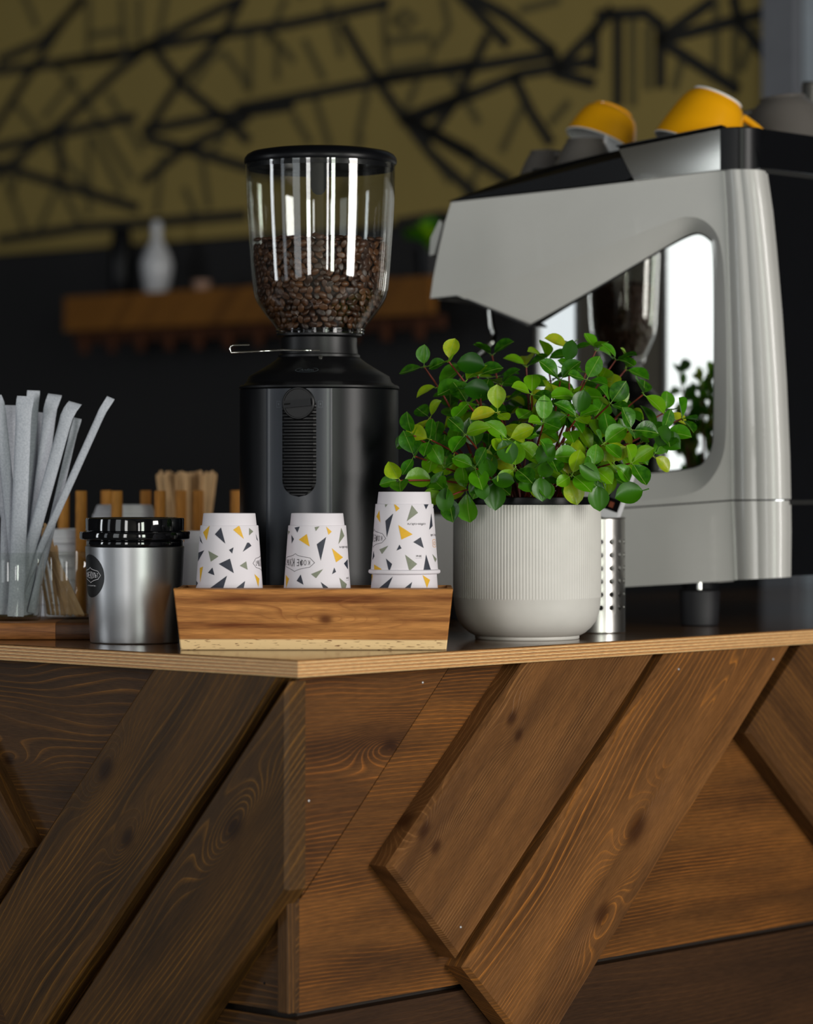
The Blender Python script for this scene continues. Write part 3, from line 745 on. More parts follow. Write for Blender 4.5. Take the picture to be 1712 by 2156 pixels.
G_CUPS = 'paper cups stacked upside down in the wooden tray'
z1 = ZF+2*PITCH
for nm, cxp, ntop in (('left', 483, 2), ('middle', 668, 2), ('right', 851.5, 3)):
    for k in range(ntop):
        zz = ZF+k*PITCH
        if nm == 'right' and k == ntop-1:
            paper_cup(cxp, zz, 'second cup of the tallest paper cup stack, its wall just showing under the rim', TRI4, [], G_CUPS)
        else:
            c_ = paper_cup(cxp, zz, 'plain lower cup hidden inside the wooden tray under the %s cup stack' % nm, None, [], G_CUPS)
paper_cup(483, z1, 'printed white paper cup upside down at the left end of the tray beside the jar', TRI1,
          [('logo', (561.5, 548), 246, 98)], G_CUPS)
paper_cup(668, z1, 'printed white paper cup upside down in the middle of the tray, lettered badge facing forward', TRI2,
          [('logo', (757, 543), 246, 100), ('text', (1035, 460), 112, 15, 'coffee-cult.ru'), ('text', (1049, 633), 34, 12, '200 мл'), ('line', (1049, 644), 40, 2)], G_CUPS)
paper_cup(851.5, ZF+3*PITCH, 'top printed paper cup of the tallest stack, next to the ribbed plant pot', TRI3,
          [('logo', (1197, 408), 246, 100), URL, ('text', (1536, 393), 100, 15, 'coffee_cult'), ('glyph', (1536, 437), 46, 42), ('text', (1449, 507), 34, 12, '200 мл'), ('line', (1449, 518), 40, 2)], G_CUPS)

# ------------------------------------------------------------------ aluminium jar with black lid
JY = 3.625; jk = JY/F
jar = thing('metal_jar', 'brushed aluminium jar with glossy black screw lid and round black sticker', 'jar', (W(284, 0, JY).x, JY, Z0))
jz = lambda y: ZC-(y-HY)*jk-Z0
jr = lambda z: .0516+(.0572-.0516)*z/.111
MB().lathe([(0, 0), (.0495, 0), (.0512, .0009), (.0516, .0022), (jr(.06), .06), (jr(.1105), .1105), (.0566, .1112), (0, .1112)], 128).build('jar_body', M['aluminium'], jar, 40)
zt = jz(1090)
MB().lathe([(0, .1113), (.0553, .1113), (.0560, .1122), (.0560, .1172), (.0552, .1182), (.0615, .1190), (.0634, .1198), (.0637, .1210), (.0637, jz(1121)), (.0631, jz(1119)), (.0578, jz(1118)), (.0568, jz(1116.5)),
            (.0570, jz(1093)), (.0564, zt-.0003), (.0552, zt), (.050, zt+.0002), (.0492, zt-.002), (0, zt-.002)], 128).build('lid', M['black_gloss'], jar, 40)
# sticker wrapped on the left of the jar
ths, zs, rs = R(-60), jz(1211), 45*jk
def jput(x, y, off=.0003):
    zz = zs+y; rr = jr(zz)+off; a = ths+x/.0545
    return Vector((rr*sin(a), -rr*cos(a), zz))
mb = MB()
rows = []
for i in range(9):
    rr = rs*i/8
    rows.append([jput(rr*cos(2*pi*k/48), rr*sin(2*pi*k/48)) for k in range(48)])
mb.grid(rows, closed=True)
st = mb.build('sticker', M['sticker_black'], jar, smooth=0, recalc=False)
mb = MB()
for q in outline([(x*rs*.80, y*rs*.36+.001) for x, y in HEX], .0006): mb.add([jput(p[0], p[1], .0005) for p in q], [(0, 1, 2, 3)])
for ch, ox, hh in [('К', -.74, .42), ('О', -.57, .46), ('Ф', -.38, .58), ('Е', -.18, .62), ('К', .10, .74), ('У', .29, .62), ('Л', .45, .52), ('Ь', .60, .46), ('Т', .75, .42)]:
    vs, fs = text_mesh(ch, rs*.36*hh*1.3, .62)
    mb.add([jput(x+ox*rs*.80, y+.001, .0005) for x, y in vs], fs)
vs, fs = text_mesh('- кофе и вкусный бар -', .0017, .9)
mb.add([jput(x, y-rs*.44, .0005) for x, y in vs], fs)
mb.build('lettering', M['white_ink'], st, smooth=0, recalc=False)

# ------------------------------------------------------------------ wooden stand with two glasses, straws and stirrers
SY = 3.69
sp = W(60, 1345, SY); sw0, sw1 = W(-110, 0, SY).x, W(120, 0, SY).x
STZ = .0205
stand = thing('wooden_stand', 'rounded two-tone wooden serving board under the glasses of straws', 'stand', (sp.x, SY, Z0))
for (xa, xb, nm, cols) in ((W(-190, 0, SY).x, W(119, 0, SY).x, 'light_block', ((140, 86, 44), (176, 116, 64), (120, 70, 34))), (W(119.6, 0, SY).x, W(240, 0, SY).x, 'dark_block', ((72, 42, 20), (96, 58, 28), (60, 34, 16)))):
    mb = MB(); xa -= sp.x; xb -= sp.x
    poly = []
    for (yy, zz) in ((0, .004), (.0012, .001), (.004, 0), (.17, 0), (.172, .004), (.172, .017), (.17, .0195), (.167, STZ), (.005, STZ), (.0015, .0195), (0, .017)): poly.append((yy-.012, zz))
    P = [[(x, p[0], p[1]) for p in poly] for x in (xa, xb)]
    mb.grid(P, closed=True); kk = len(poly); mb.f += [tuple(range(kk)), tuple(range(kk, 2*kk))]; mb.m += [0, 0]
    mb.build(nm, wood('stand_'+nm, *cols, freq=160, amp=5, rough=0.45, rnd=5.0+xa), stand, 40)
def tumbler(cx, cy, label, r1=.0375, r0=.0325, h=.081):
    t = thing('glass_tumbler', label, 'glass', (cx, cy, Z0+STZ))
    MB().lathe([(0, .0), (r0-.002, 0), (r0, .0015), (r1, h-.0008), (r1-.0006, h), (r1-.0016, h-.0006), (r0-.0018, .006), (r0-.005, .0045), (0, .0042)], 72).build('glass_wall', M['glass'], t, 50)
    return t
G1 = Vector((W(28, 0, 3.735).x, 3.735)); G2 = Vector((W(151, 0, 3.785).x, 3.785))
tumbler(G1.x, G1.y, 'clear glass tumbler full of paper-wrapped straws at the left edge')
tumbler(G2.x, G2.y, 'clear glass tumbler of wooden stirrers behind the metal jar')
def straw(top, bot, w, yt, yb, label, twist=0.0, hook=1):
    """flattened paper sleeve from bot to top (px), yt/yb depth"""
    a = W(*bot, yb); b = W(*top, yt); d = b-a; L = d.length; d.normalize()
    side = Vector((cos(twist), sin(twist), 0)); side = (side-d*side.dot(d)).normalized(); nn = side.cross(d)
    wm = w*3.73/F/2
    P = []; cs = 14
    st = [(0, 1.0, .12), (.012, 1.0, .5), (.03, .96, 1), (L*.3, .95, 1), (L*.6, .97, 1), (L-.03, .96, 1), (L-.018, 1.0, .75), (L-.009, 1.04, .22), (L-.003, 1.05, .12), (L, 1.02, .1)]
    for (s_, ws, tk) in st:
        bend = max(0, s_-(L-.014))
        c = a+d*s_+nn*(-bend*bend*40*hook)+side*(bend*.35*hook)
        row = []
        for k in range(cs):
            an = 2*pi*k/cs
            wob = 1+.05*noise.noise(Vector((s_*90, k*.9, w)))
            row.append(c+side*(wm*ws*cos(an)*wob)+nn*(min(wm*.42, .0034)*tk*sin(an)*wob)-a)
        P.append(row)
    mb = MB(); mb.grid(P, closed=True)
    mb.f += [tuple(range(cs)), tuple((len(P)-1)*cs+k for k in range(cs))]; mb.m += [0, 0]
    t = tag(mb.build('wrapped_straw', M['wrapper'], None, 60, loc=a), label, 'straw', 'paper-wrapped straws in the glass')
    return t
ZB = 1296
straw((229, 836), (22, ZB), 17, 3.722, 3.735, 'wrapped straw leaning farthest right out of the glass, almost over the jar', 0.25, .8)
straw((149, 846), (24, ZB), 27, 3.715, 3.728, 'wrapped straw leaning right with a flared crimped tip, second tallest of the right group', 0.0, 1)
straw((110, 829), (52, ZB-4), 29, 3.748, 3.742, 'wide wrapped straw standing between the tallest one and the flared one', 0.3, 1)
straw((69, 822), (58, ZB-6), 27, 3.762, 3.755, 'tallest wrapped straw standing upright behind the front one', 0.4, .4)
straw((51, 834), (33, ZB+2), 34, 3.705, 3.712, 'broad wrapped straw standing upright at the front of the glass', 0.0, .3)
straw((162, 880), (66, ZB-6), 18, 3.742, 3.738, 'short narrow wrapped straw tucked behind the flared one on the right', 0.5, .6)
straw((22, 853), (10, ZB-2), 28, 3.742, 3.735, 'wrapped straw with a flat folded top left of the broad front straw', 0.1, .3)
straw((-4, 832), (44, ZB), 26, 3.72, 3.722, 'wrapped straw leaning left with its tip cut off by the picture edge', 0.0, -.6)
straw((-32, 862), (60, ZB-2), 30, 3.735, 3.745, 'wrapped straw crossing low behind the upright ones at the left edge', 0.2, -.5)
straw((86, 868), (40, ZB-6), 24, 3.768, 3.752, 'wrapped straw half hidden behind the upright ones in the middle', 0.3, .3)
def stirrer(bx, tx, by, ty, yb, yt, wpx, label, mat, group, cat='stirrer', name='wooden_stirrer', th=.0014, tw=0.0):
    a = W(bx, by, yb); b = W(tx, ty, yt); d = (b-a); L = d.length; d.normalize()
    side = Vector((cos(tw), sin(tw), 0)); side = (side-d*side.dot(d)).normalized(); nn = side.cross(d)
    Mw = Matrix(((d.x, side.x, nn.x, a.x), (d.y, side.y, nn.y, a.y), (d.z, side.z, nn.z, a.z), (0, 0, 0, 1)))
    w = wpx*yb/F/2
    pts = [(0, -w*.5), (.002, -w), (L-.003, -w), (L-.0008, -w*.6), (L, 0), (L-.0008, w*.6), (L-.003, w), (.002, w), (0, w*.5)]
    mb = MB(); mb.prism(pts, -th/2, th/2, M=Matrix(((1, 0, 0, 0), (0, 0, 1, 0), (0, 1, 0, 0), (0, 0, 0, 1))))
    o = mb.build(name, mat, None, 0); o.matrix_world = Mw
    return tag(o, label, cat, group)
for i in range(11):
    f = i/10
    stirrer(176-f*44, 96+f*8-((i*7) % 5)*5, 1297-(i % 3)*2, 1128-(i % 4)*9, 3.765+.004*i, 3.775+.0035*i, 7, 'thin pale wooden stirrer leaning left in the glass behind the jar', M['stirrer'], 'stirrers in the glass', tw=.2*((i % 3)-1))
for i in range(4):
    stirrer(104+i*9, 70+i*16, 1295, 1120+i*9, 3.80, 3.806, 7, 'wooden stirrer standing at the back of the stirrer glass near the straws', M['stirrer'], 'stirrers in the glass')

# ------------------------------------------------------------------ dowel rack with lids and loose cups, farther back
RY = 4.05
rk = thing('dowel_rack', 'wooden rack of upright round dowels behind the metal jar', 'rack', (W(300, 0, RY).x, RY, Z0))
RO = Vector(rk.location)
MB().box(W(90, 0, RY).x-RO.x, W(512, 0, RY).x-RO.x, -.11, .12, .0, .012).build('rack_base', wood('rack_base_wood', (120, 74, 32), (150, 98, 46), (96, 56, 24), 80, 4), rk, 0)
for (px, y) in ((134, 4.13), (171, 3.98), (224, 4.13), (246, 3.98), (307, 4.13), (337, 3.98), (381, 4.12), (417, 4.14), (497, 4.13)):
    r = .0073
    p = W(px, 0, y)-RO
    MB().lathe([(0, .012), (r, .012), (r, .1732), (r-.0008, .174), (0, .174)], 20, c=(p.x, p.y)).build('dowel', M['dowel'], rk, 40)
def lid_mesh():
    return MB().lathe([(.0395, 0), (.0412, .0006), (.0415, .004), (.0405, .0062), (.0392, .0068), (.0388, .009), (.036, .0165), (.0345, .0180), (.032, .0178), (.0315, .0150), (0, .0148)], 48)
def lid_stack(px, y, n, what):
    first = None
    for k in range(n):
        lab = 'white domed cup lid on top of the stack %s' % what if k == n-1 else 'white cup lid lower in the stack %s' % what
        if first is None:
            first = lid_mesh().build('cup_lid', M['plastic_white'], None, 40, loc=(W(px, 0, y).x, y, Z0+.0121)); o = first
        else:
            o = first.copy(); COL.objects.link(o); o.location = (W(px, 0, y).x, y, Z0+.0121+k*.0157)
        tag(o, lab, 'cup lid', 'cup lids in the dowel rack')
lid_stack(262, 4.05, 9, 'between the dowels behind the jar')
lid_stack(139, 4.052, 7, 'behind the leaning straws')
# plain cup pair between jar and tray
pc = None
for k in range(2):
    lab = ('plain white paper cup upside down behind the jar, on top of another', 'plain white paper cup under its twin behind the jar')[1-k]
    o = bpy.data.objects.new('plain_cup', cup_base.data); link(o)
    o.location = (W(441, 0, 3.79).x, 3.79, Z0+.034*k)
    tag(o, lab, 'paper cup', 'plain cups behind the jar')
# bundle of long wooden sticks in a dark holder
BX, BY = W(393, 0, 4.26).x, 4.26
t = thing('stick_holder', 'dark round holder for long wooden sticks behind the dowel rack', 'holder', (BX, BY, Z0))
MB().lathe([(0, 0), (.026, 0), (.0275, .002), (.0275, .108), (.0262, .109), (.0255, .108), (.0245, .006), (0, .006)], 40).build('holder_wall', M['black_satin'], t, 40)
for i in range(20):
    f = (i+.5)/20; rg = random.Random(i)
    stirrer(393+(f-.5)*60, 393+(f-.5)*128, 1254, 991+rg.uniform(-2, 8), BY+rg.uniform(-.013, .013), BY+rg.uniform(-.03, .03), 7.5, 'long golden wooden stick fanning out of the dark holder', M['stirrer'] if i % 3 else M['stirrer'], 'long sticks in the holder', 'stick', 'wooden_stick', .003, rg.uniform(-.5, .5))

# ------------------------------------------------------------------ coffee grinder
GY = 3.725; gk = GY/F; GXc = W(672, 0, GY).x
gz = lambda y: ZC-(y-HY)*gk-Z0
grinder = thing('coffee_grinder', 'black coffee grinder with a clear hopper of coffee beans', 'coffee grinder', (GXc, GY, Z0))
BR = 167*gk
MB().lathe([(0, 0), (BR-.004, 0), (BR, .003), (BR, gz(822)), (BR-.0012, gz(820)), (0, gz(820))], 128).build('body', M['black_satin'], grinder, 40)
MB().lathe([(BR-.003, gz(820)), (BR+.0008, gz(819)), (BR+.001, gz(815)), (BR-.001, gz(812)), (BR-.004, gz(811)), (BR-.008, gz(805)), (148*gk, gz(793)), (122*gk, gz(778)), (104*gk, gz(767)), (90*gk, gz(757)), (85*gk, gz(752)), (0, gz(752))], 128).build('shoulder', M['black_plastic'], grinder, 50)
MB().lathe([(86*gk, gz(753)), (86*gk, gz(748)), (82*gk, gz(746)), (80*gk, gz(730)), (80*gk, gz(712)), (90*gk, gz(708)), (90*gk, gz(704)), (0, gz(704))], 96).build('collar', M['black_plastic'], grinder, 40)
# curved front panel, vent ribs and dial
pa0, pa1 = R(-38.3), R(10.6); pac = math.asin(-36/167)
def gp(a, z, off): return Vector(((BR+off)*sin(a), -(BR+off)*cos(a), z))
zp0, zp1 = .02, gz(822.5)
mb = MB(); P = []
NA = 24
sec = [(pa0, 0.0), (pa0, .0018)]+[(pa0+(pa1-pa0)*k/NA, .0026) for k in range(1, NA)]+[(pa1, .0018), (pa1, 0.0)]
mb.grid([[gp(a, z, o) for a, o in sec] for z in (zp0, .1, .2, zp1)])
fp = mb.build('front_panel', plain('panel_satin_grey', (34, 38, 46), 0.32, bump=0.05, bscale=900), grinder, 40)
vw = math.asin(35/167); zv0, zv1 = gz(1045), gz(850)
mb = MB()
rows = []
nst = 15; zr = vw*BR
for k in range(nst*4+1):   # ribbed vent with rounded lower end
    z = zv0+(zv1-zv0)*k/(nst*4)
    hw = vw if z > zv0+zr else math.sqrt(max(0, zr*zr-(zv0+zr-z)**2))/BR
    ph = k % 4
    off = {0: .0030, 1: .0052, 2: .0052, 3: .0030}[ph]
    rows.append([gp(pac+hw*q/6, z, off if abs(q) < 6 else .0027) for q in range(-6, 7)])
mb.grid(rows)
mb.build('vent', M['black_plastic'], grinder, 25)
dz = gz(853); dr = 32*gk
dialM = Matrix.Translation(gp(pac, dz, .0)) @ Matrix.Rotation(pac, 4, 'Z') @ Matrix.Rotation(R(90), 4, 'X')
dial = MB().lathe([(dr+.0009, 0), (dr+.0009, .0058), (dr, .0066), (dr-.0012, .0066), (dr-.0016, .0052), (0, .0052)], 64).build('dial', M['black_plastic'], grinder, 30, M=dialM)
mb = MB(); c7 = Matrix.Rotation(R(5), 4, 'Z')
mb.box(-dr+.002, dr-.002, -.0042, .0042, .005, .0092, M=c7)
grip = mb.build('grip', M['black_satin'], dial, 0)
MB().box(-dr+.002, -dr+.0095, -.0009, .0009, .0091, .0096, M=c7).build('pointer', M['black_gloss'], dial, 0)
for sx in (-1, 1):
    zz = gz(855); aa = pac+sx*math.asin(43/167)
    mb = MB()
    for (x0, x1, y0_, y1_) in ((-.0026, .0026, .0033, .0038), (-.0026, .0026, -.0038, -.0033), (-.0026, -.0021, -.0038, .0038), (.0021, .0026, -.0038, .0038), (-.0008, .0008, -.001, .0014)):
        mb.add([gp(aa+x/BR, zz+y, .0029) for x, y in ((x0, y0_), (x1, y0_), (x1, y1_), (x0, y1_))], [(0, 1, 2, 3)])
    mb.build('switch_mark', plain('mark_grey', (70, 76, 84), 0.5), grinder, 0, recalc=False)
# oval badge on the shoulder
bz = gz(783); br_ = 130*gk
def bput(x, y): 
    zz = bz+y*.55; rr = br_+.0016-y*1.25; a = R(-9.5)+x/br_
    return Vector((rr*sin(a), -rr*cos(a), zz))
mb = MB()
for q in outline([(.0132*cos(R(t)), .0052*sin(R(t))) for t in range(0, 360, 12)], .0007): mb.add([bput(*p) for p in q], [(0, 1, 2, 3)])
vs, fs = text_mesh('Anfim', .0052, .95)
mb.add([bput(x+.12*y, y) for x, y in vs], fs)
mb.build('badge', plain('badge_silver', (120, 132, 140), 0.35, metal=0.7), grinder, 0, recalc=False)
# wire clip and small screws
wy = -.062
pts = [(W(531, 0, GY).x-GXc, wy, gz(731)), (W(499, 0, GY).x-GXc, wy, gz(731.5)), (W(492, 0, GY).x-GXc, wy, gz(734)), (W(490, 0, GY).x-GXc, wy, gz(740)), (W(493, 0, GY).x-GXc, wy, gz(747)), (W(530, 0, GY).x-GXc, wy, gz(745.5)), (W(600, 0, GY).x-GXc, wy, gz(741.5)), (W(632, 0, GY).x-GXc, -.044, gz(741)), (W(676, 0, GY).x-GXc, -.0455, gz(741))]
MB().tube(pts, .0011, 8).build('wire_lever', M['chrome'], grinder, 60)
MB().lathe([(0, .0026), (.0022, .0024), (.003, .001), (.003, -.004)], 16).build('screw', M['chrome'], grinder, 40, M=Matrix.Translation((.003, -88*gk, gz(757))) @ Matrix.Rotation(R(70), 4, 'X'))
# hopper: clear wall, lid, clamp ring
HP = [(92, 694), (97, 686), (118, 660), (132, 640), (138, 628), (142, 612), (146, 570), (149, 530), (154, 460), (157, 400), (158, 345)]
hin = [(r*gk-.0022, gz(y)) for r, y in HP]; hout = [(r*gk, gz(y)) for r, y in HP]
hopx = W(675, 0, GY).x-GXc
mb = MB(); mb.lathe(hout+hin[::-1], 128, c=(hopx, 0)); hopper = mb.build('hopper', M['hopper'], grinder, 60)
MB().lathe([(92*gk, gz(694)), (94.5*gk, gz(696)), (93*gk, gz(698.5)), (91*gk, gz(700)), (93*gk, gz(702)), (92.5*gk, gz(704)), (70*gk, gz(704)), (70*gk, gz(694)), (92*gk, gz(694))], 96, c=(hopx, 0)).build('neck_ring', thin_glass('neck_clear', (0.6, 0.6, 0.6), 2.0), hopper, 50)
MB().lathe([(154*gk, gz(358)), (154*gk, gz(346)), (159*gk, gz(347)), (161*gk, gz(342)), (160*gk, gz(334)), (155*gk, gz(327)), (146*gk, gz(322)), (120*gk, gz(317.5)), (60*gk, gz(315)), (0, gz(314.5))], 128, c=(hopx, 0)).build('hopper_lid', M['black_satin'], grinder, 50)
MB().lathe([(0, gz(345)), (154*gk, gz(345)), (154*gk, gz(346))], 64, c=(hopx, 0)).build('lid_underside', M['black_plastic'], grinder, 40)
# tab hanging under the lid, inside the front wall
MB().prism([(x*gk, gz(y)) for x, y in ((-16, 345), (16, 345), (16, 408), (12, 418), (5, 423), (-5, 423), (-12, 418), (-16, 408))], -148*gk, -143*gk, M=Matrix.Translation((hopx, 0, 0))).build('lid_tab', M['black_plastic'], grinder, 0)
# beans: those against the front wall are single beans, the rest one fill
def hop_r(z):
    for (r0, za), (r1, zb) in zip(hin, hin[1:]):
        if za <= z <= zb: return r0+(r1-r0)*(z-za)/(zb-za)
    return hin[0][0]
def bean_data():
    mb = MB(); A, B, C = .0056, .0041, .0031; nu, nv = 12, 8
    P = []
    for j in range(nv+1):
        ph = -pi/2+pi*j/nv
        row = []
        for k in range(nu):
            th = 2*pi*k/nu
            x, y, z = A*sin(ph), B*cos(ph)*cos(th), C*cos(ph)*sin(th)
            if z > 0: z *= .62
            if z > 0 and abs(y) < B*.16: z -= .0011*cos(ph)
            row.append((x, y, z))
        P.append(row)
    mb.grid(P, closed=True); return mb
bean0 = bean_data().build('coffee_bean', M['bean'], None, 0)
bean0.data.shade_smooth()
ztop = gz(512)
cand = []
rg = random.Random(3)
z = hin[0][1]+.004; row = 0
while z < ztop:
    rr = hop_r(z)-.0044; circ = 2*pi*rr; nb_ = int(circ/.0092)
    for k in range(nb_):
        a = 2*pi*(k+.5*(row % 2)+rg.uniform(-.25, .25))/nb_
        cand.append((a, z+rg.uniform(-.0013, .0013), rr+rg.uniform(-.0018, .0006)))
    z += .0066; row += 1
cand = [((a+pi) % (2*pi)-pi, z, r) for a, z, r in cand]
cand.sort(key=lambda c: abs(c[0]))
LABB = 'dark roasted coffee bean lying against the clear front of the grinder hopper'
fill = MB()
bv = [Vector(v.co) for v in bean0.data.vertices]; bf = [tuple(p.vertices) for p in bean0.data.polygons]
base_g = Vector((GXc+hopx, GY, Z0))
nind = 0
for (a, z, r) in cand:
    p = Vector((r*sin(a), -r*cos(a), z))
    q = Matrix.Rotation(a, 4, 'Z') @ Matrix.Rotation(R(90)+rg.uniform(-.35, .35), 4, 'X') @ Matrix.Rotation(rg.uniform(0, pi), 4, 'Z') @ Matrix.Rotation(rg.choice((0, 0, pi))+rg.uniform(-.3, .3), 4, 'X') @ Matrix.Scale(rg.uniform(.85, 1.12), 4)
    if nind < 300:
        o = bean0 if nind == 0 else bean0.copy()
        if nind: COL.objects.link(o)
        o.matrix_world = Matrix.Translation(base_g+p) @ q
        tag(o, LABB, 'coffee bean', 'coffee beans against the hopper front'); nind += 1
    else:
        fill.add([p+(q @ v) for v in bv], bf)
for k in range(190):   # beans of the top layer
    a = 2*pi*rg.random(); r = (hop_r(ztop)-.006)*math.sqrt(rg.random())
    p = Vector((r*cos(a), r*sin(a), ztop+.001+rg.uniform(-.003, .003)))
    q = Matrix.Rotation(rg.uniform(0, 6.28), 4, 'Z') @ Matrix.Rotation(rg.uniform(-.6, .6), 4, 'X') @ Matrix.Rotation(rg.choice((0, pi)), 4, 'X')
    fill.add([p+(q @ v) for v in bv], bf)
core = [(r-.0095, z) for r, z in hin if z < ztop]
fill.lathe([(0, core[0][1])]+core+[(hop_r(ztop)-.0095, ztop-.003), (0, ztop-.003)], 48, mi=1)
fo = fill.build('coffee_beans', [M['bean'], M['bean_dark']], None, 60, loc=base_g, recalc=False)
tag(fo, 'mass of roasted coffee beans filling the hopper behind the front layer', 'coffee beans', kind='stuff')

# ------------------------------------------------------------------ ribbed pot and plant
PY = 3.71; pk = PY/F; PX = W(1110, 0, PY).x
pz = lambda y: max(0.0, (1344.4-y)*pk)
pot = thing('plant_pot', 'off-white ceramic pot with fine vertical ribs and smooth rounded base', 'plant pot', (PX, PY, Z0))
NR = 148
def rib(r, z, k):
    if r < .08 or z < pz(1257): return 0
    return -.00085*(0.5-0.5*cos(2*pi*(k % 4)/4))*(1 if z < pz(1063.5) else .25)
MB().lathe([(0, .0025), (.052, .0025), (.054, 0), (108*pk, 0), (110*pk, .0012), (109.5*pk, .0042), (112*pk, pz(1336.5)), (122*pk, pz(1331)), (134*pk, pz(1321)), (144*pk, pz(1308)), (150*pk, pz(1293)), (153.5*pk, pz(1275)), (154.8*pk, pz(1259)), (155.3*pk, pz(1257.2)),
            (156*pk, pz(1255)), (156*pk, pz(1160)), (155.4*pk, pz(1064)), (154.6*pk, pz(1062)), (151*pk, pz(1061.5)), (149*pk, pz(1064)), (146*pk, pz(1100)), (146*pk, pz(1300)), (0, pz(1300))], NR*4, rib=rib).build('pot_wall', M['ceramic'], pot, 60)
plant = thing('leafy_plant', 'bushy green plant with small glossy oval leaves on red stems', 'plant', (PX, PY, Z0+pz(1110)))
PZ = plant.location.z
MB().lathe([(0, pz(1290)), (120*pk, pz(1290)), (143*pk, pz(1066)), (147*pk, pz(1064)), (148*pk, pz(1060)), (147.5*pk, pz(1047)), (146*pk, pz(1046)), (143*pk, pz(1047)), (142*pk, pz(1060)), (0, pz(1059))], 96).build('nursery_pot', M['black_satin'], plant, 40, loc=(0, 0, -pz(1110)))
MB().lathe([(140*pk, pz(1060)), (120*pk, pz(1057)), (60*pk, pz(1053)), (0, pz(1052))], 48).build('soil', M['soil'], plant, 60, loc=(0, 0, -pz(1110)))
def leaf_data(var):
    rg = random.Random(var); mb = MB(); n = 8; P = []
    wid = rg.uniform(.33, .42); cup = rg.uniform(.1, .28); droop = rg.uniform(-.05, .30); wpos = rg.uniform(.5, .62)
    for i in range(n+1):
        t = i/n
        w = wid*(math.sin(pi*t**(math.log(.5)/math.log(wpos))))**.64 if 0 < t < 1 else 0.004
        zc_ = -droop*t*t+.04*sin(3*t+var)
        P.append([(t, y*w, zc_+cup*abs(y)**1.6*w*1.6+.015*sin(9*t+var)*abs(y)) for y in (-1, -.55, 0, .55, 1)])
    mb.grid(P)
    mb.tube([(-.22, 0, .02), (-.1, 0, -.005), (.06, 0, -.004)], [.022, .022, .012], 6)
    o = mb.build('leaf', M['leaf'], None, 0, recalc=False); o.data.shade_smooth()
    return o
leaf_src = [leaf_data(v) for v in range(7)]
LEAF_N = [0]
rest_leaves = MB()
def leaf(pos, d, nrm, size):
    d = d.normalized(); s = nrm.cross(d)
    if s.length < .05: s = Vector((1, 0, 0)).cross(d)
    s.normalize(); n = d.cross(s)
    Mx = Matrix(((d.x*size, s.x*size, n.x*size, pos.x), (d.y*size, s.y*size, n.y*size, pos.y), (d.z*size, s.z*size, n.z*size, pos.z), (0, 0, 0, 1)))
    src = leaf_src[rgp.randrange(7)]
    if LEAF_N[0] < 300:
        o = src if src.parent is None else src.copy()
        if src.parent is not None: COL.objects.link(o)
        o.parent = plant; o.matrix_local = Mx
        LEAF_N[0] += 1
    else:
        rest_leaves.add([Mx @ v.co for v in src.data.vertices], [tuple(p.vertices) for p in src.data.polygons])
rgp = random.Random(21)
# stem tips: px, py, depth offset from the pot axis, number of leaf pairs
TIPS = [(893, 772, -.07, 3), (944, 760, -.10, 4), (1036, 748, .05, 3), (1006, 790, -.08, 3), (1108, 772, .02, 3), (1198, 734, -.04, 4), (1152, 758, .03, 3), (1255, 738, .0, 4), (1297, 758, -.03, 3), (1318, 778, .05, 2),
        (1180, 800, -.10, 3), (1235, 800, -.11, 3), (1355, 830, -.05, 4), (1400, 868, .02, 2), (1436, 882, -.03, 3), (1398, 910, -.08, 3), (1330, 905, -.12, 3), (868, 915, -.10, 3), (905, 880, -.06, 3), (872, 960, -.10, 3),
        (842, 1012, -.14, 2), (905, 925, -.10, 3), (985, 850, -.10, 3), (1055, 810, -.02, 3), (1048, 868, -.125, 3), (1120, 830, -.11, 3), (980, 915, -.13, 3), (1070, 925, -.14, 3), (1145, 890, -.13, 3), (1215, 880, -.12, 3),
        (1285, 850, -.09, 3), (1270, 935, -.13, 3), (1160, 965, -.15, 3), (1085, 985, -.15, 3), (1000, 985, -.145, 3), (935, 985, -.11, 3), (945, 1045, -.125, 2), (1250, 985, -.14, 3), (1330, 975, -.12, 3), (1375, 960, -.06, 3),
        (1205, 1000, -.15, 2), (1292, 975, -.13, 2), (1050, 880, .06, 3), (960, 830, .05, 3), (1210, 830, .06, 3), (1120, 890, .08, 2), (1300, 880, .07, 3), (1030, 1010, -.15, 2), (1140, 1010, -.152, 2)]
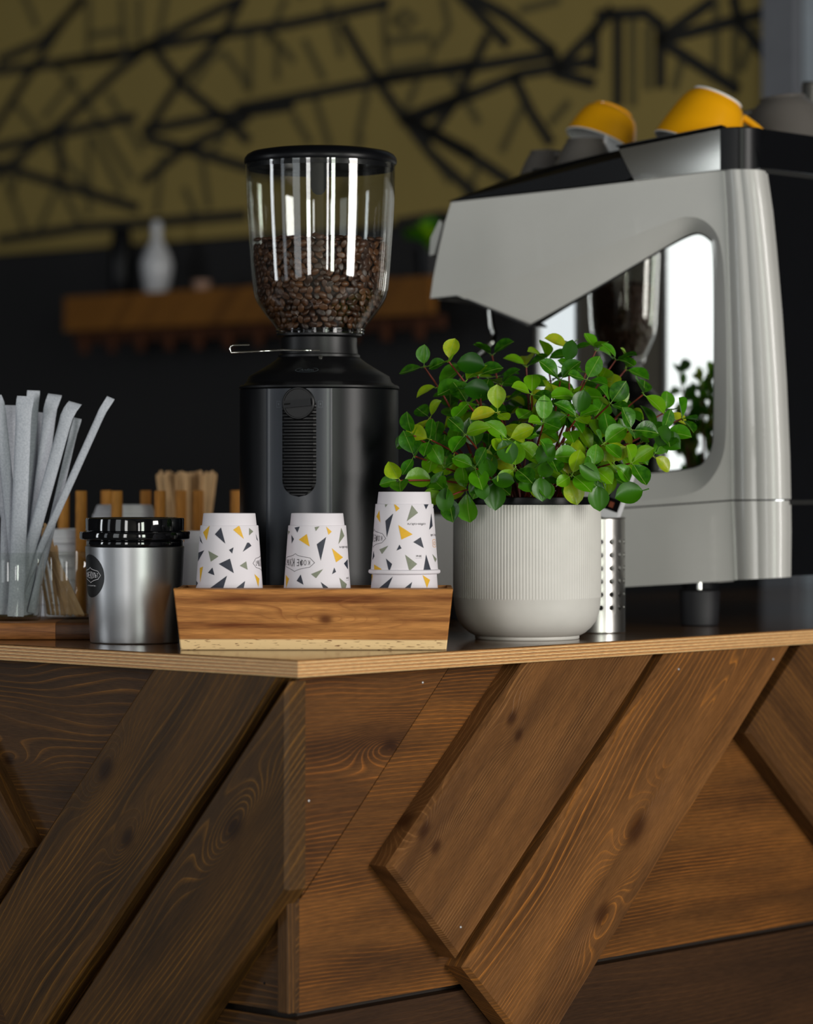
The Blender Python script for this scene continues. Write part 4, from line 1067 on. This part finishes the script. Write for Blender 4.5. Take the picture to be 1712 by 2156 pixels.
for i, (tx, ty, dy, npair) in enumerate(TIPS):
    tip = W(tx, ty, PY+dy*.86)-Vector((PX, PY, PZ))
    ba = math.atan2(tip.y, tip.x)+rgp.uniform(-.4, .4); brd = rgp.uniform(.02, .065)
    base = Vector((brd*cos(ba), brd*sin(ba), pz(1058)-pz(1110)))
    hgt = tip.z-base.z
    c1 = base+Vector(((tip.x-base.x)*.25, (tip.y-base.y)*.25, max(hgt*.55, .03)))
    bz_ = lambda t: base*(1-t)**2+c1*2*t*(1-t)+tip*t*t
    pts = [bz_(k/9) for k in range(10)]
    MB().tube(pts, [.0019-.0009*k/9 for k in range(10)], 7).build('stem', M['stem'], plant, 60)
    for j in range(npair):
        t = 1-j*(.16 if hgt > .08 else .22)
        p = bz_(t); tan = (bz_(min(1, t+.02))-bz_(t-.02)).normalized()
        ang0 = rgp.uniform(0, pi)+(j % 2)*pi/2
        nl = 3 if j == 0 else 2
        view = Vector((0, -1, .25))
        for q in range(nl):
            an = ang0+q*2*pi/nl+rgp.uniform(-.3, .3)
            a1 = tan.cross(Vector((0, 1, .3))).normalized(); a2 = tan.cross(a1)
            rad = a1*cos(an)+a2*sin(an)
            d = rad+tan*rgp.uniform(.1, .75)*(1.2 if j == 0 else .5)
            if d.y > .3 and rgp.random() < .6: d.y *= -.5
            nrm = tan*.75+view*rgp.uniform(.35, 1.1)+Vector((rgp.uniform(-.35, .35), 0, .35))
            leaf(p+d.normalized()*.0035, d, nrm, rgp.uniform(.024, .0345)*(1 if j else .88))
# individually placed big leaves that stand out
for (px, py, dy, ddx, ddz, sz) in ((1200, 738, -.06, .2, .9, .026), (1005, 822, -.11, 1, -.15, .031), (992, 768, -.10, 1, -.1, .033), (1243, 995, -.16, -.7, .5, .030), (1150, 957, -.155, .5, .6, .029), (1068, 952, -.155, .35, -.9, .03), (937, 1052, -.14, -.1, -1, .03), (1140, 1030, -.155, .1, -1, .028), (1260, 1050, -.13, .1, -1, .030), (1325, 1040, -.12, -1, -.25, .034), (1395, 918, -.1, .3, .8, .028), (1410, 930, -.09, .7, -.4, .03), (1015, 1030, -.155, .2, -.9, .025), (1225, 845, -.115, -.2, -.9, .027)):
    p = W(px, py, PY+dy*.9)-Vector((PX, PY, PZ)); d = Vector((ddx, -.25, ddz)).normalized()
    leaf(p-d*sz*.5, d, Vector((0, -1, .35)), sz)
if rest_leaves.f:
    o = rest_leaves.build('leaves', M['leaf'], plant, 0, recalc=False); o.data.shade_smooth(); o['kind'] = 'stuff'

# ------------------------------------------------------------------ perforated steel canister with a probe thermometer
CY = 3.865; CXw = W(1256, 0, CY).x; CR = .0352; kk_ = CY/F
can = thing('steel_canister', 'perforated stainless steel utensil canister beside the plant pot', 'canister', (CXw, CY, Z0))
czr = [ZC-(y-HY)*kk_-Z0 for y in (1277.7, 1250.2, 1222.6, 1195.2, 1167.6, 1140)]
ph_ = 27.55*kk_; NC = 16
mb = MB()
zlo, zhi = czr[0]-ph_/2, czr[-1]+ph_/2; ctop = ZC-(1089-HY)*kk_-Z0
mb.lathe([(0, .001), (CR-.002, .001), (CR-.0004, .0), (CR+.0004, .0012), (CR, .004), (CR, zlo)], NC*4)
mb.lathe([(CR, zhi), (CR, ctop-.002), (CR+.0008, ctop-.001), (CR+.0004, ctop), (CR-.0008, ctop-.0006), (CR-.0008, zhi)], NC*4)
a_off = math.asin(28/60)
hr = 5.4*kk_; cw = 2*pi/NC
for z in czr:
    for c in range(NC):
        ac = a_off+c*cw; m_ = 16
        inn, outp = [], []
        for k in range(m_):
            t = 2*pi*(k+.5)/m_
            inn.append((ac+hr*cos(t)/CR, z+hr*sin(t)))
            dx, dz_ = cos(t), sin(t); s_ = 1/max(abs(dx), abs(dz_))
            outp.append((ac+dx*s_*cw/2, z+dz_*s_*ph_/2))
        f = lambda a, zz: Vector((CR*sin(a), -CR*cos(a), zz))
        g_ = lambda a, zz: Vector(((CR-.0007)*sin(a), -(CR-.0007)*cos(a), zz))
        mb.grid([[f(*p) for p in outp], [f(*p) for p in inn], [g_(*p) for p in inn]], closed=True)
        # corner fillers between the cell ring and the square cell
        for (sx, sz) in ((1, 1), (-1, 1), (-1, -1), (1, -1)):
            cp = (ac+sx*cw/2, z+sz*ph_/2)
            near = sorted(range(m_), key=lambda k: abs(outp[k][0]-cp[0])*CR+abs(outp[k][1]-cp[1]))[:2]
            mb.add([f(*outp[near[0]]), f(*cp), f(*outp[near[1]])], [(0, 1, 2)])
co_ = mb.build('canister_wall', M['brushed'], can, 30, recalc=False)
inn_m = MB().lathe([(CR-.0085, .003), (CR-.0085, ctop-.03)], 32)
th_ax = Vector((sin(R(20)), 0, cos(R(20))))
th = thing('probe_thermometer', 'white handheld digital device with dark display leaning out of the canister', 'thermometer', W(1281, 1093, 3.85)-th_ax*.108, rot=(Matrix.Rotation(R(20), 3, 'Y') @ Matrix.Rotation(R(-18), 3, 'Z')).to_euler())
MB().box(-.0035, .0035, -.0035, .0035, 0, .105).build('probe_sleeve', M['plastic_white'], th, 0)
mb = MB()
pl_ = [(-.0115, .111), (-.010, .108), (.010, .108), (.0115, .111), (.0115, .170), (.009, .174), (-.009, .174), (-.0115, .170)]
mb.prism(pl_, -.008, .008); mb.build('device_body', M['plastic_white'], th, 0)
MB().prism([(-.0088, .119), (.0098, .119), (.0098, .166), (-.0088, .166)], -.0088, -.0079).build('display', M['black_gloss'], th, 0)
MB().prism([(-.006, .134), (.006, .134), (.006, .166), (-.006, .166)], -.0092, -.0087).build('screen', plain('lcd_grey', (58, 62, 60), 0.3), th, 0)
MB().prism([(-.0032, .1225), (.0025, .1225), (.0025, .1295), (-.0032, .1295)], -.0092, -.0087).build('button', plain('red_button', (120, 60, 40), 0.4), th, 0)

# ------------------------------------------------------------------ espresso machine (local x along its side, y inwards, z up)
YAW = R(25)
MC = W(1650, 0, 3.95); MC.z = Z0
esp = thing('espresso_machine', 'large grey espresso machine with a mirrored side panel', 'espresso machine', MC, -YAW)
EX = Vector((cos(YAW), -sin(YAW), 0)); EY = Vector((sin(YAW), cos(YAW), 0))
def mc(px, py, yl=0.0):
    p = hit(px, py, MC+EY*yl, EY)-MC
    return (p.dot(EX), p.z)
def P3(px, py, yl=0.0):
    x, z = mc(px, py, yl); return Vector((x, yl, z))
O = [(962,622),(1080,585),(1200,545),(1320,501),(1400,470),(1440,457),(1475,461),(1503,483),(1518,520),(1526,600),(1530,760),(1529,900),(1522,960),(1500,1005),(1465,1035),(1400,1049),(1300,1058),(1200,1065),(1112,1070)]
I = [(1112,686),(1165,657),(1245,612),(1330,562),(1400,521),(1440,499),(1468,490),(1490,500),(1500,520),(1503,600),(1503,760),(1502,900),(1499,940),(1485,970),(1462,985),(1400,994),(1300,1000),(1200,1004),(1112,1006)]
REC = .020
# upper side panel: C-shaped face above and behind the window
outer = [(906,628),(912,585),(925,520),(938,465),(950,426),(1000,420),(1100,409),(1200,398),(1300,386),(1420,371),(1522,358),(1527,440),(1530,520),(1534,660),(1537,800),(1540,960),(1541,1052),(1460,1058),(1400,1062),(1300,1069),(1200,1075),(1112,1080)]
def refine(L, k=4):
    out = []
    for i in range(len(L)-1):
        p0, p1, p2_, p3 = L[max(0, i-1)], L[i], L[i+1], L[min(len(L)-1, i+2)]
        for s_ in range(k):
            t = s_/k
            out.append(0.5*((2*p1)+(p2_-p0)*t+(2*p0-5*p1+4*p2_-p3)*t*t+(3*p1-p0-3*p2_+p3)*t**3))
    out.append(L[-1]); return out
oo2, ii2 = refine([P3(*p) for p in O]), refine([P3(*p, REC) for p in I])
mb = MB(); p2 = [mc(*p) for p in outer]+[(p.x, p.z) for p in oo2[::-1]]; n = len(p2)
mb.v = [(x, 0, z) for x, z in p2]+[(x, .022, z) for x, z in p2]
tri = fill2d(p2)
mb.f = [t for t in tri]+[(i, (i+1) % n, n+(i+1) % n, n+i) for i in range(len(outer)-1)]; mb.m = [0]*len(mb.f)
mb.build('side_panel', M['grey_panel'], esp, 25)
# sloping facet around the window
mb = MB(); rows = []
def lerp(a, b, t): return a+(b-a)*t
for t in (0, .06, .3, .6, .9, 1):
    rows.append([lerp(a, b, t)+Vector((0, -.0012*sin(pi*t), 0)) for a, b in zip(oo2, ii2)])
mb.grid(rows); mb.build('window_bezel', M['grey_panel'], esp, 40)
# dark gasket and the polished mirror panel, slightly bowed
gin = [p+Vector((0, .001, 0)) for p in ii2]
cen = Vector((sum(p.x for p in gin)/len(gin), REC, sum(p.z for p in gin)/len(gin)))
mb = MB(); mb.grid([[p+Vector((0, -.0008, 0)) for p in ii2], [p+Vector((0, .003, 0))+(cen-p)*.012 for p in ii2]])
mb.build('gasket', M['black_rubber'], esp, 40)
mp = [p+(cen-p)*.010 for p in gin]
p2 = [(p.x, p.z) for p in mp]
bm = bmesh.new(); vs = [bm.verts.new((x, 0, z)) for x, z in p2]
for t in fill2d(p2): bm.faces.new([vs[i] for i in t])
for _ in range(5):
    ed = [e for e in bm.edges if e.calc_length() > .02]
    if ed: bmesh.ops.subdivide_edges(bm, edges=ed, cuts=1); bmesh.ops.triangulate(bm, faces=bm.faces[:])
RAD, X0M = 1.5, mc(1345, 700)[0]
nrm = []
bm.verts.ensure_lookup_table()
for v in bm.verts:
    dx = v.co.x-X0M
    v.co.y = REC+.003+dx*dx/(2*RAD)
me = bpy.data.meshes.new('mirror_panel'); bm.to_mesh(me); bm.free()
for p in me.polygons:
    pass
me.materials.append(M['mirror']); me.shade_smooth()
bm = bmesh.new(); bm.from_mesh(me)
for f in bm.faces:
    if f.normal.y > 0: f.normal_flip()
bm.to_mesh(me); bm.free(); me.shade_smooth()
me.normals_split_custom_set_from_vertices([Vector(((v.co.x-X0M)/RAD, -1, 0)).normalized() for v in me.vertices])
mo = bpy.data.objects.new('mirror_panel', me); link(mo, esp)
# lower panel
low = [(1541,1055),(1460,1061),(1400,1065),(1300,1072),(1200,1078),(1100,1083),(1000,1087),(905,1090),(900,1150),(905,1243),(1000,1243),(1100,1241),(1200,1239),(1316,1236),(1420,1230),(1500,1225),(1548,1221)]
mb = MB(); mb.prism([mc(*p) for p in low], 0.0005, .02); mb.build('base_panel', M['grey_panel'], esp, 25)
# rounded corner posts (upper and lower), lofted
C_BACK = Vector((.301, .954, 0))
def post(rowsL, rowsR, name):
    rows = []
    for l, r in zip(rowsL, rowsR):
        a = P3(*l); b = P3(*r)
        row = []
        for t, dep in ((0, 0), (.02, .0012), (.05, .0012), (.08, -.001), (.2, -.006), (.33, -.0085), (.45, -.0082), (.5, -.0068), (.54, -.0068), (.58, -.0078), (.75, -.006), (.92, 0), (.985, .006), (1, .012), (1.0, .03)):
            p = lerp(a, b, t); p.y = dep; row.append(p)
        rows.append(row)
    mb = MB(); mb.grid(rows); return mb.build(name, M['grey_panel'], esp, 60)
post([(1522,358),(1527,440),(1530,520),(1534,660),(1537,800),(1540,960),(1541,1052)], [(1600,357),(1612,440),(1620,520),(1632,660),(1641,800),(1648,960),(1650,1051)], 'corner_post')
post([(1541,1055),(1544,1120),(1548,1221)], [(1650,1054),(1651,1120),(1650,1216)], 'corner_post')
# dark inner body
def prof(pts, y0, y1, name, mat): 
    mb = MB(); mb.prism([mc(*p) for p in pts], y0, y1); return mb.build(name, mat, esp, 0)
prof([(912,622),(952,430),(1522,364),(1600,362),(1645,1050),(1112,1060),(1116,682),(962,624)], .034, .66, 'inner_body', M['dark_shell'])
prof([(905,1092),(1640,1060),(1640,1214),(905,1238)], .021, .66, 'base_body', M['dark_shell'])
prof([(908,630),(930,515),(950,428),(958,428),(936,520),(918,628)], .022, .66, 'front_fascia', M['grey_panel'])
prof([(908,629),(962,624),(1108,686),(1104,680),(962,620),(910,624)], .002, .034, 'nose_underside', M['dark_shell'])
# lever on the front
x, z = mc(905, 500)
prof([(918,462),(926,470),(908,535),(897,537),(900,500)], .01, .05, 'paddle_lever', M['grey_panel'])
# back: black gloss panels with chrome strips, running away to the right
def backquad(za, zb, xa, xb, off, mat, name, length=.62, th=.012):
    mb = MB(); d = C_BACK
    o = Vector((d.y, -d.x, 0))*off
    A = Vector((xa, .012, za)); B = Vector((xb, .012, zb))
    vs = [A+o, A+o+d*length, B+o+d*length, B+o]; inn = Vector((-d.y, d.x, 0))*th
    vs += [v+inn for v in vs]
    mb.add(vs, [(0, 1, 2, 3), (7, 6, 5, 4), (0, 4, 5, 1), (1, 5, 6, 2), (2, 6, 7, 3), (3, 7, 4, 0)])
    return mb.build(name, mat, esp, 0)
pt = lambda px, py: mc(px, py, .012)
xa, za = pt(1649, 1058); xb, zb = pt(1601, 362)
backquad(za+.003, zb-.001, xa-.002, xb-.002, 0, M['black_gloss'], 'back_panel')
backquad(za-.003, za+.003, xa-.001, xa-.001, .002, M['chrome'], 'chrome_strip')
backquad(zb-.001, zb+.005, xb-.003, xb-.003, .003, M['chrome'], 'chrome_strip')
backquad(.066, za-.003, xa-.004, xa-.003, 0, M['black_gloss'], 'lower_back_panel')
# top: black front cover, chrome rail, black corner block, rear rail
mb = MB()
cov = [(946,424),(948,416),(1000,396),(1040,380),(1090,362),(1150,346),(1205,332),(1260,319),(1302,310),(1310,332),(1322,352),(1336,370),(1322,379),(1300,383),(1200,395),(1100,406),(1000,417)]
mb.prism([mc(*p) for p in cov], -.003, .03)
nc = len(cov)
for q in range(1, 9):
    vx = mb.v[q]; mb.v[q] = (vx[0], .022, vx[2])
mb.build('top_cover', M['black_satin'], esp, 30)
mb = MB(); rows = []
for t in range(9):
    f = t/8; xt = 1303+(1520-1303)*f; yt = 310+(266-310)*f; xb_ = 1338+(1523-1338)*f; yb2 = 381+(357-381)*f
    a = P3(xt, yt); b = P3(xb_, yb2)
    rows.append([lerp(b, a, s_)+Vector((0, -.004-.0009*sin(pi*s_)+.006*max(0, s_-.93)/.07, 0)) for s_ in (0, .1, .25, .4, .55, .7, .85, .93, 1)]+[a+Vector((0, .02, 0)), b+Vector((0, .02, 0))])
mb.grid(rows, closed=True); k_ = len(rows[0]); mb.f += [tuple(range(k_)), tuple(8*k_+q for q in range(k_))]; mb.m += [0, 0]
mb.build('chrome_rail', M['chrome'], esp, 50)
mb = MB(); mb.prism([mc(*p) for p in ((1300,310),(1520,266),(1521,263.5),(1300,307))], -.005, .016); mb.build('rail_edge', M['black_plastic'], esp, 0)
mb = MB(); rows = []
for z_ in (mc(1560, 357)[1], mc(1560, 300)[1], mc(1560, 270)[1], mc(1560, 267)[1]):
    x0_, x1_ = mc(1520, 300)[0], mc(1592, 300)[0]
    ins = .003 if z_ == mc(1560, 267)[1] else 0
    rows.append([Vector((x0_, -.006+ins, z_)), Vector((x0_+.022, -.006+ins, z_)), Vector((x0_+.030, -.003+ins, z_)), Vector((x1_-ins, .016, z_)), Vector((x1_-ins, .04, z_)), Vector((x0_, .04, z_))])
mb.grid(rows, closed=True); mb.f += [tuple(range(6)), tuple(18+q for q in range(6))]; mb.m += [0, 0]
mb.build('corner_block', M['black_satin'], esp, 40)
x1_, zt_ = mc(1590, 270, .02)
backquad(zb+.006, zt_, xb-.005, x1_-.004, .004, M['black_gloss'], 'rear_rail')
TRAYZ = .612
xl, xr_ = mc(1235, 400)[0], mc(1590, 300)[0]-.004
xm_ = mc(1290, 400)[0]
MB().box(xm_, xr_, .02, .66, TRAYZ-.034, TRAYZ-.0265).build('cup_tray', M['black_satin'], esp, 0)
MB().box(mc(1090, 400)[0], xm_-.0005, .05, .64, TRAYZ-.03, TRAYZ-.012).build('tray_step', M['black_satin'], esp, 0)
# feet, bracket, steam wand
def foot(px, dy):
    x, _ = mc(px, 1300, dy); c = (x, dy)
    f = MB().lathe([(0, 0), (.0225, 0), (.024, .0015), (.0262, .040), (.0262, .0445), (.0245, .046), (0, .046)], 40, c=c).build('foot', M['black_rubber'], esp, 40)
    MB().lathe([(.0042, .046), (.0042, .0635)], 12, c=c).build('threaded_rod', M['chrome'], f, 40)
    return f
foot(1473, .048)
for px, dy in ((980, .06), (1473, .58), (980, .58)): foot(px, dy)
x, z = mc(1473, 1228, .048)
MB().box(x-.10, x+.037, .022, .075, .0565, .0635).build('foot_bracket', M['grey_panel'], esp, 0)
sw = [P3(1031, 640, .12), P3(1034, 672, .12), P3(1036, 690, .12), P3(1041, 706, .12), P3(1036, 722, .115), P3(1004, 752, .11), P3(970, 766, .105)]
MB().tube(refine(sw, 4), .0045, 10).build('steam_wand', M['chrome'], esp, 60)
MB().box(mc(1120, 900)[0]-.22, mc(1120, 900)[0], .03, .64, mc(1000, 1092)[1], mc(1000, 1086)[1]).build('drip_grate', M['brushed'], esp, 0)

# ------------------------------------------------------------------ cups on the cup tray
def cup(label, mat, foot, axis, r0=.034, r1=.055, h=.066, handle=True, hdir=(1, 0, -.2), foot_mat=None, bulge=.55, group='cups on the espresso machine'):
    """foot: world point of the foot centre, axis: direction from foot to mouth"""
    q = Vector(axis).to_track_quat('Z', 'Y').to_euler()
    t = thing('coffee_cup', label, 'cup', foot, 0, group, rot=q)
    br = r0*.9
    prof = [(br, .003)]
    for k in range(1, 11):
        f = k/10; prof.append((br+(r1-br)*(f**bulge), .003+(h-.003)*f))
    ins = [(r1-.0035, h-.002)]+[(max(.001, (br+(r1-br)*((k/10)**bulge))-.004), .006+(h-.006)*k/10) for k in range(9, 0, -1)]+[(0, .007)]
    mb = MB(); mb.lathe(prof, 64); mb.build('cup_body', mat, t, 45)
    wm = M['cup_white'] if mat is M['cup_yellow'] else mat
    mb = MB(); mb.lathe([(0, .002), (r0*.76, .002), (r0*.78, 0), (r0*.9, 0), (r0*.93, .0012), (br, .003)], 64); mb.build('foot_ring', foot_mat or wm, t, 45)
    mb = MB(); mb.lathe([(r1, h), (r1-.0012, h+.0012), (r1-.003, h+.0006)]+ins, 64); mb.build('cup_lining', wm, t, 45)
    if handle:
        qm = q.to_matrix(); hang = max((R(a_) for a_ in range(0, 360, 3)), key=lambda a_: (qm @ Vector((cos(a_), sin(a_), 0))).dot(Vector(hdir)))
        ca, sa = cos(hang), sin(hang)
        hp = [(r1*.80, h*.52), (r1*1.10, h*.66), (r1*1.34, h*.62), (r1*1.40, h*.46), (r1*1.2, h*.26), (r0*1.1, h*.16)]
        pts = refine([Vector((r*ca, r*sa, z)) for r, z in hp], 4)
        MB().tube(pts, .0045, 10).build('handle', mat, t, 60)
    return t
def T(px, yl, z): # point on the tray at this picture column
    x, _ = mc(px, 300, yl); p = MC+EX*x+EY*yl; return Vector((p.x, p.y, Z0+z))
def TP(px, py, yl):
    x, z = mc(px, py, yl); p = MC+EX*x+EY*yl; return Vector((p.x, p.y, Z0+z))
cup('yellow cup tipped upside down with its foot in the air beside the corner block', M['cup_yellow'], TP(1513, 203, .10), (-.40, -.06, -.90), r0=.0365, r1=.058, h=.076)
cup('yellow cup lying tilted on grey cups, white rim facing down left', M['cup_yellow'], TP(1291, 231, .19), (-.36, -.16, -.90), r0=.030, r1=.049, h=.050, handle=False, foot_mat=M['cup_yellow'], bulge=.42)
cup('taupe cup upside down in front of the tilted yellow cup', M['cup_grey'], T(1232, .097, TRAYZ+.0285), (0, 0, -1), r0=.027, r1=.042, h=.039, handle=False, bulge=.8)
cup('taupe cup upside down at the front end of the tray, handle towards the viewer', M['cup_grey'], T(1150, .185, TRAYZ+.0255), (0, 0, -1), r0=.024, r1=.038, h=.036, hdir=(.6, -1, 0), bulge=.8)
cup('big taupe cup upside down at the rear corner of the tray', M['cup_grey'], T(1648, .24, TRAYZ+.088), (.1, -.05, -1), r0=.034, r1=.066, h=.086, hdir=(-1, .1, 0))
t = thing('steel_tube', 'polished steel upright tube at the far end of the cup tray', 'tube', T(1706, .34, TRAYZ))
MB().lathe([(0, 0), (.011, 0), (.011, .115), (.0095, .12), (0, .12)], 32).build('tube_wall', M['chrome'], t, 40)
MB().lathe([(.011, 0), (.016, 0), (.016, .006), (.011, .008)], 32).build('base_flange', M['chrome'], t, 40)

# ------------------------------------------------------------------ shelf on the back wall and what stands on it
shp = wallpt(500, 640, .20); 
_, v_l = toUV(wallpt(135, 650, .2)); _, v_r = toUV(wallpt(905, 650, .2))
zs0, zs1 = hit(300, 690, UV(U_BACK-.2, 3, 0), nb).z, hit(300, 616, UV(U_BACK-.2, 3, 0), nb).z
shelf = thing('wall_shelf', 'blurred golden wooden shelf on the dark back wall', 'shelf', UV(U_BACK-.1, (v_l+v_r)/2, zs0))
def sbox(u0, u1, v0, v1, za, zb, name, mat):
    mb = MB(); uvbox(mb, u0, u1, v0, v1, za, zb); mb.v = [tuple(Vector(p)-Vector(shelf.location)) for p in mb.v]
    return mb.build(name, mat, shelf, 0)
sbox(U_BACK-.2, U_BACK-.18, v_r, v_l, zs0, zs1, 'fascia_board', M['shelf'])
sbox(U_BACK-.18, U_BACK-.001, v_r, v_l, zs1-.02, zs1, 'shelf_board', M['shelf'])
sbox(U_BACK-.17, U_BACK-.15, v_r, v_l, zs0-.028, zs0, 'hook_rail', M['shelf_under'])
for k in range(12):
    v = v_r+(v_l-v_r)*(k+.5)/12
    sbox(U_BACK-.19, U_BACK-.17, v-.006, v+.006, zs0-.05, zs0-.01, 'hook', M['shelf_under'])
def on_shelf(px, off=.11):
    p = wallpt(px, 650, off); p.z = zs1; return p
p = on_shelf(256)
t = thing('black_canister', 'tall blurred black canister on the wall shelf', 'canister', p)
MB().lathe([(0, 0), (.024, 0), (.026, .003), (.026, .12), (.022, .128), (.022, .150), (.016, .158), (0, .158)], 32).build('canister_body', M['black_satin'], t, 40)
p = on_shelf(330)
t = thing('glass_carafe', 'blurred pale hourglass-shaped carafe on the wall shelf', 'carafe', p)
MB().lathe([(0, 0), (.022, 0), (.026, .004), (.034, .05), (.036, .07), (.028, .095), (.014, .118), (.010, .132), (.012, .15), (.009, .165), (0, .168)], 40).build('carafe_body', plain('pale_ceramic', (176, 178, 182), 0.3), t, 60)
p = on_shelf(425)
t = thing('small_cup', 'small blurred pinkish cup on the wall shelf', 'cup', p)
MB().lathe([(0, 0), (.016, 0), (.02, .02), (.021, .026), (.019, .026), (.015, .004), (0, .004)], 32).build('cup_wall', plain('pinkish_ceramic', (150, 118, 100), 0.5), t, 50)
p = on_shelf(905, .12)
t = thing('shelf_plant', 'small blurred bright green plant behind the espresso machine', 'plant', p)
MB().lathe([(0, 0), (.025, 0), (.032, .06), (.030, .06), (0, .055)], 32).build('pot', M['black_satin'], t, 50)
for k in range(16):
    rg = random.Random(k+50)
    src = leaf_src[k % 7]; o = bpy.data.objects.new('leaf', src.data); link(o, t)
    a = rg.uniform(0, 6.28); el = rg.uniform(.3, 1.3); s_ = rg.uniform(.045, .07)
    d = Vector((cos(a)*cos(el), sin(a)*cos(el), sin(el))); sd = d.cross(Vector((0, 0, 1))).normalized(); nn = sd.cross(d)
    o.matrix_local = Matrix(((d.x*s_, sd.x*s_, nn.x*s_, 0), (d.y*s_, sd.y*s_, nn.y*s_, 0), (d.z*s_, sd.z*s_, nn.z*s_, .065), (0, 0, 0, 1)))
